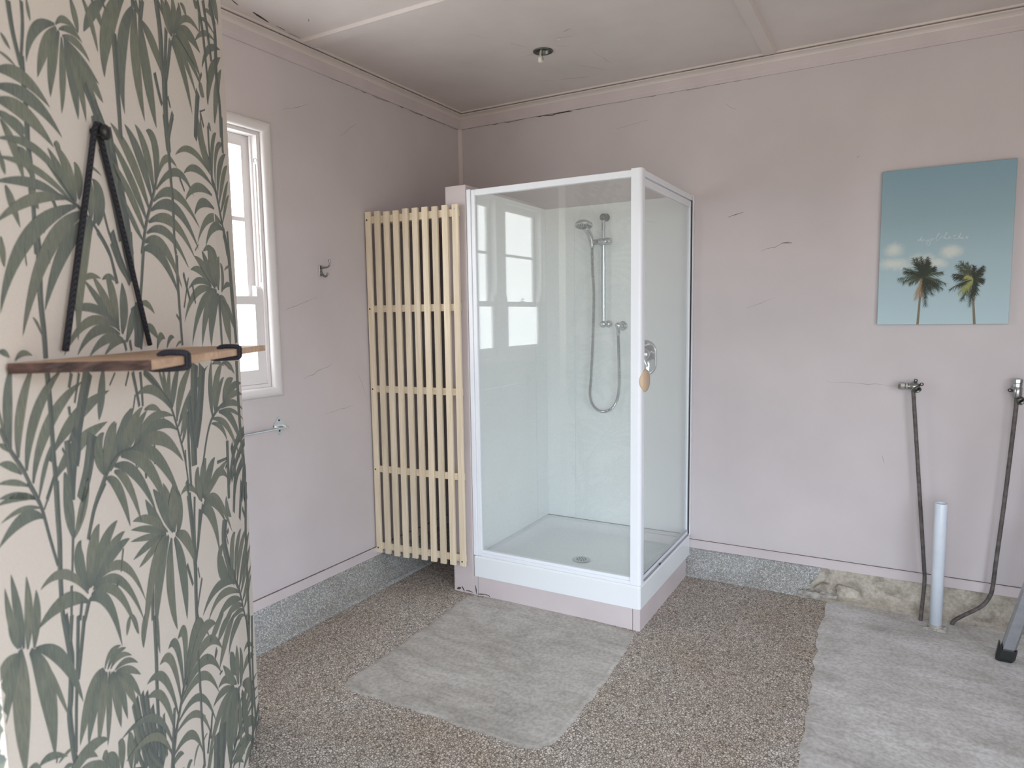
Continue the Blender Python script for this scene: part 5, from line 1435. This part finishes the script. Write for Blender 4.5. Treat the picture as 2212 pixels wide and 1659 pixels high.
def leg(foot, d, hgt, w=0.050, t=0.026):
    foot, d = Vector(foot), Vector(d)
    ax = Vector((1, 0, 0))
    ay = Vector((0, 1, 0))
    m_ = MB()
    ch = 0.007
    prof = [(-w / 2 + ch, -t / 2), (w / 2 - ch, -t / 2), (w / 2, -t / 2 + ch), (w / 2, t / 2 - ch), (w / 2 - ch, t / 2), (-w / 2 + ch, t / 2), (-w / 2, t / 2 - ch), (-w / 2, -t / 2 + ch)]
    m_.loft([[foot + d * z + ax * p + ay * q for p, q in prof] for z in (0.035, hgt)])
    lo2 = m_.build('leg', M['alu'], ld)
    f_ = MB()
    f_.smooth = False
    grow = lambda g, z: [foot + d * z + ax * p * g + ay * q * g * 1.2 for p, q in prof]
    left = Vector((-0.010, 0, 0))
    top = [pt + Vector((0, 0, 0.030)) if pt.x < foot.x - 0.012 else pt for pt in grow(1.22, 0.050)]
    f_.loft([grow(1.16, 0.0), grow(1.30, 0.012), top], True, False)
    f_.loft([top, [pt + (foot + d * 0.05 - pt) * 0.12 for pt in top]], False, False)
    f_.build('rubber_foot', M['black'], lo2)


LD = ((2.812, -0.392, 0.005), (0.20, -0.10, 1.0)), ((3.430, -0.392, 0.005), (-0.12, -0.10, 1.0)), ((2.960, -1.020, 0.005), (0.12, 0.35, 1.0)), ((3.400, -1.020, 0.005), (-0.10, 0.35, 1.0))
for fpt, d in LD:
    leg(fpt, d, 1.05)
for z in (0.27, 0.52, 0.77):
    y = -0.392 - 0.10 * z
    MB().box((2.812 + 0.20 * z + 0.026, y - 0.035, z), (3.430 - 0.12 * z - 0.026, y + 0.035, z + 0.022)).build('tread', M['alu'], ld, 0.003, seg=1)
MB().box((2.835 + 0.18, -0.70, 1.052), (3.430 - 0.09, -0.46, 1.080)).build('top_step', M['black'], ld, 0.006)

# ================================================================ CEILING LIGHT REMAINS
cl = thing('ceiling_light_fitting', 'open downlight hole in the ceiling with a dangling white connector', 'light fitting', (HC[0], HC[1], H))
b = MB()
b.smooth = True
b.lathe([(0.0395, 0.03), (0.0395, -0.001), (0.0465, -0.0015), (0.0470, -0.004), (0.0420, -0.006), (0.0350, -0.003), (0.0345, 0.028)], (HC[0], HC[1], H), n=32, cap=False)
b.build('ring', M['zinc'], cl)
b = MB()
b.lathe([(0.0390, 0.0), (0.0385, 0.06), (0.0001, 0.061)], (HC[0], HC[1], H + 0.03), n=28, cap=False)
b.build('housing', M['hollow'], cl)
wx, wy = HC[0] - 0.006, HC[1] - 0.018
MB().tube([(HC[0] + 0.004, HC[1] + 0.01, H + 0.055), (HC[0] - 0.002, HC[1] - 0.004, H + 0.02), (wx, wy, H - 0.012), (wx + 0.002, wy, H - 0.030)], 0.0022, 8, 5).build('cable', M['wire'], cl)
MB().tube([(HC[0] + 0.008, HC[1] + 0.006, H + 0.05), (HC[0] + 0.004, HC[1] - 0.010, H + 0.0), (wx + 0.012, wy, H - 0.022), (wx + 0.017, wy - 0.002, H - 0.048)], 0.0015, 8, 5).build('cable', M['pipe'], cl)
b = MB()
b.loft([[(wx + 0.002 + a * s_, wy + c_ * s_, H + z) for a, c_ in ((-1, -1), (1, -1), (1, 1), (-1, 1))] for s_, z in ((0.003, -0.028), (0.008, -0.036), (0.0085, -0.056))])
b.build('connector', M['wire'], cl, 0.0008, seg=1)
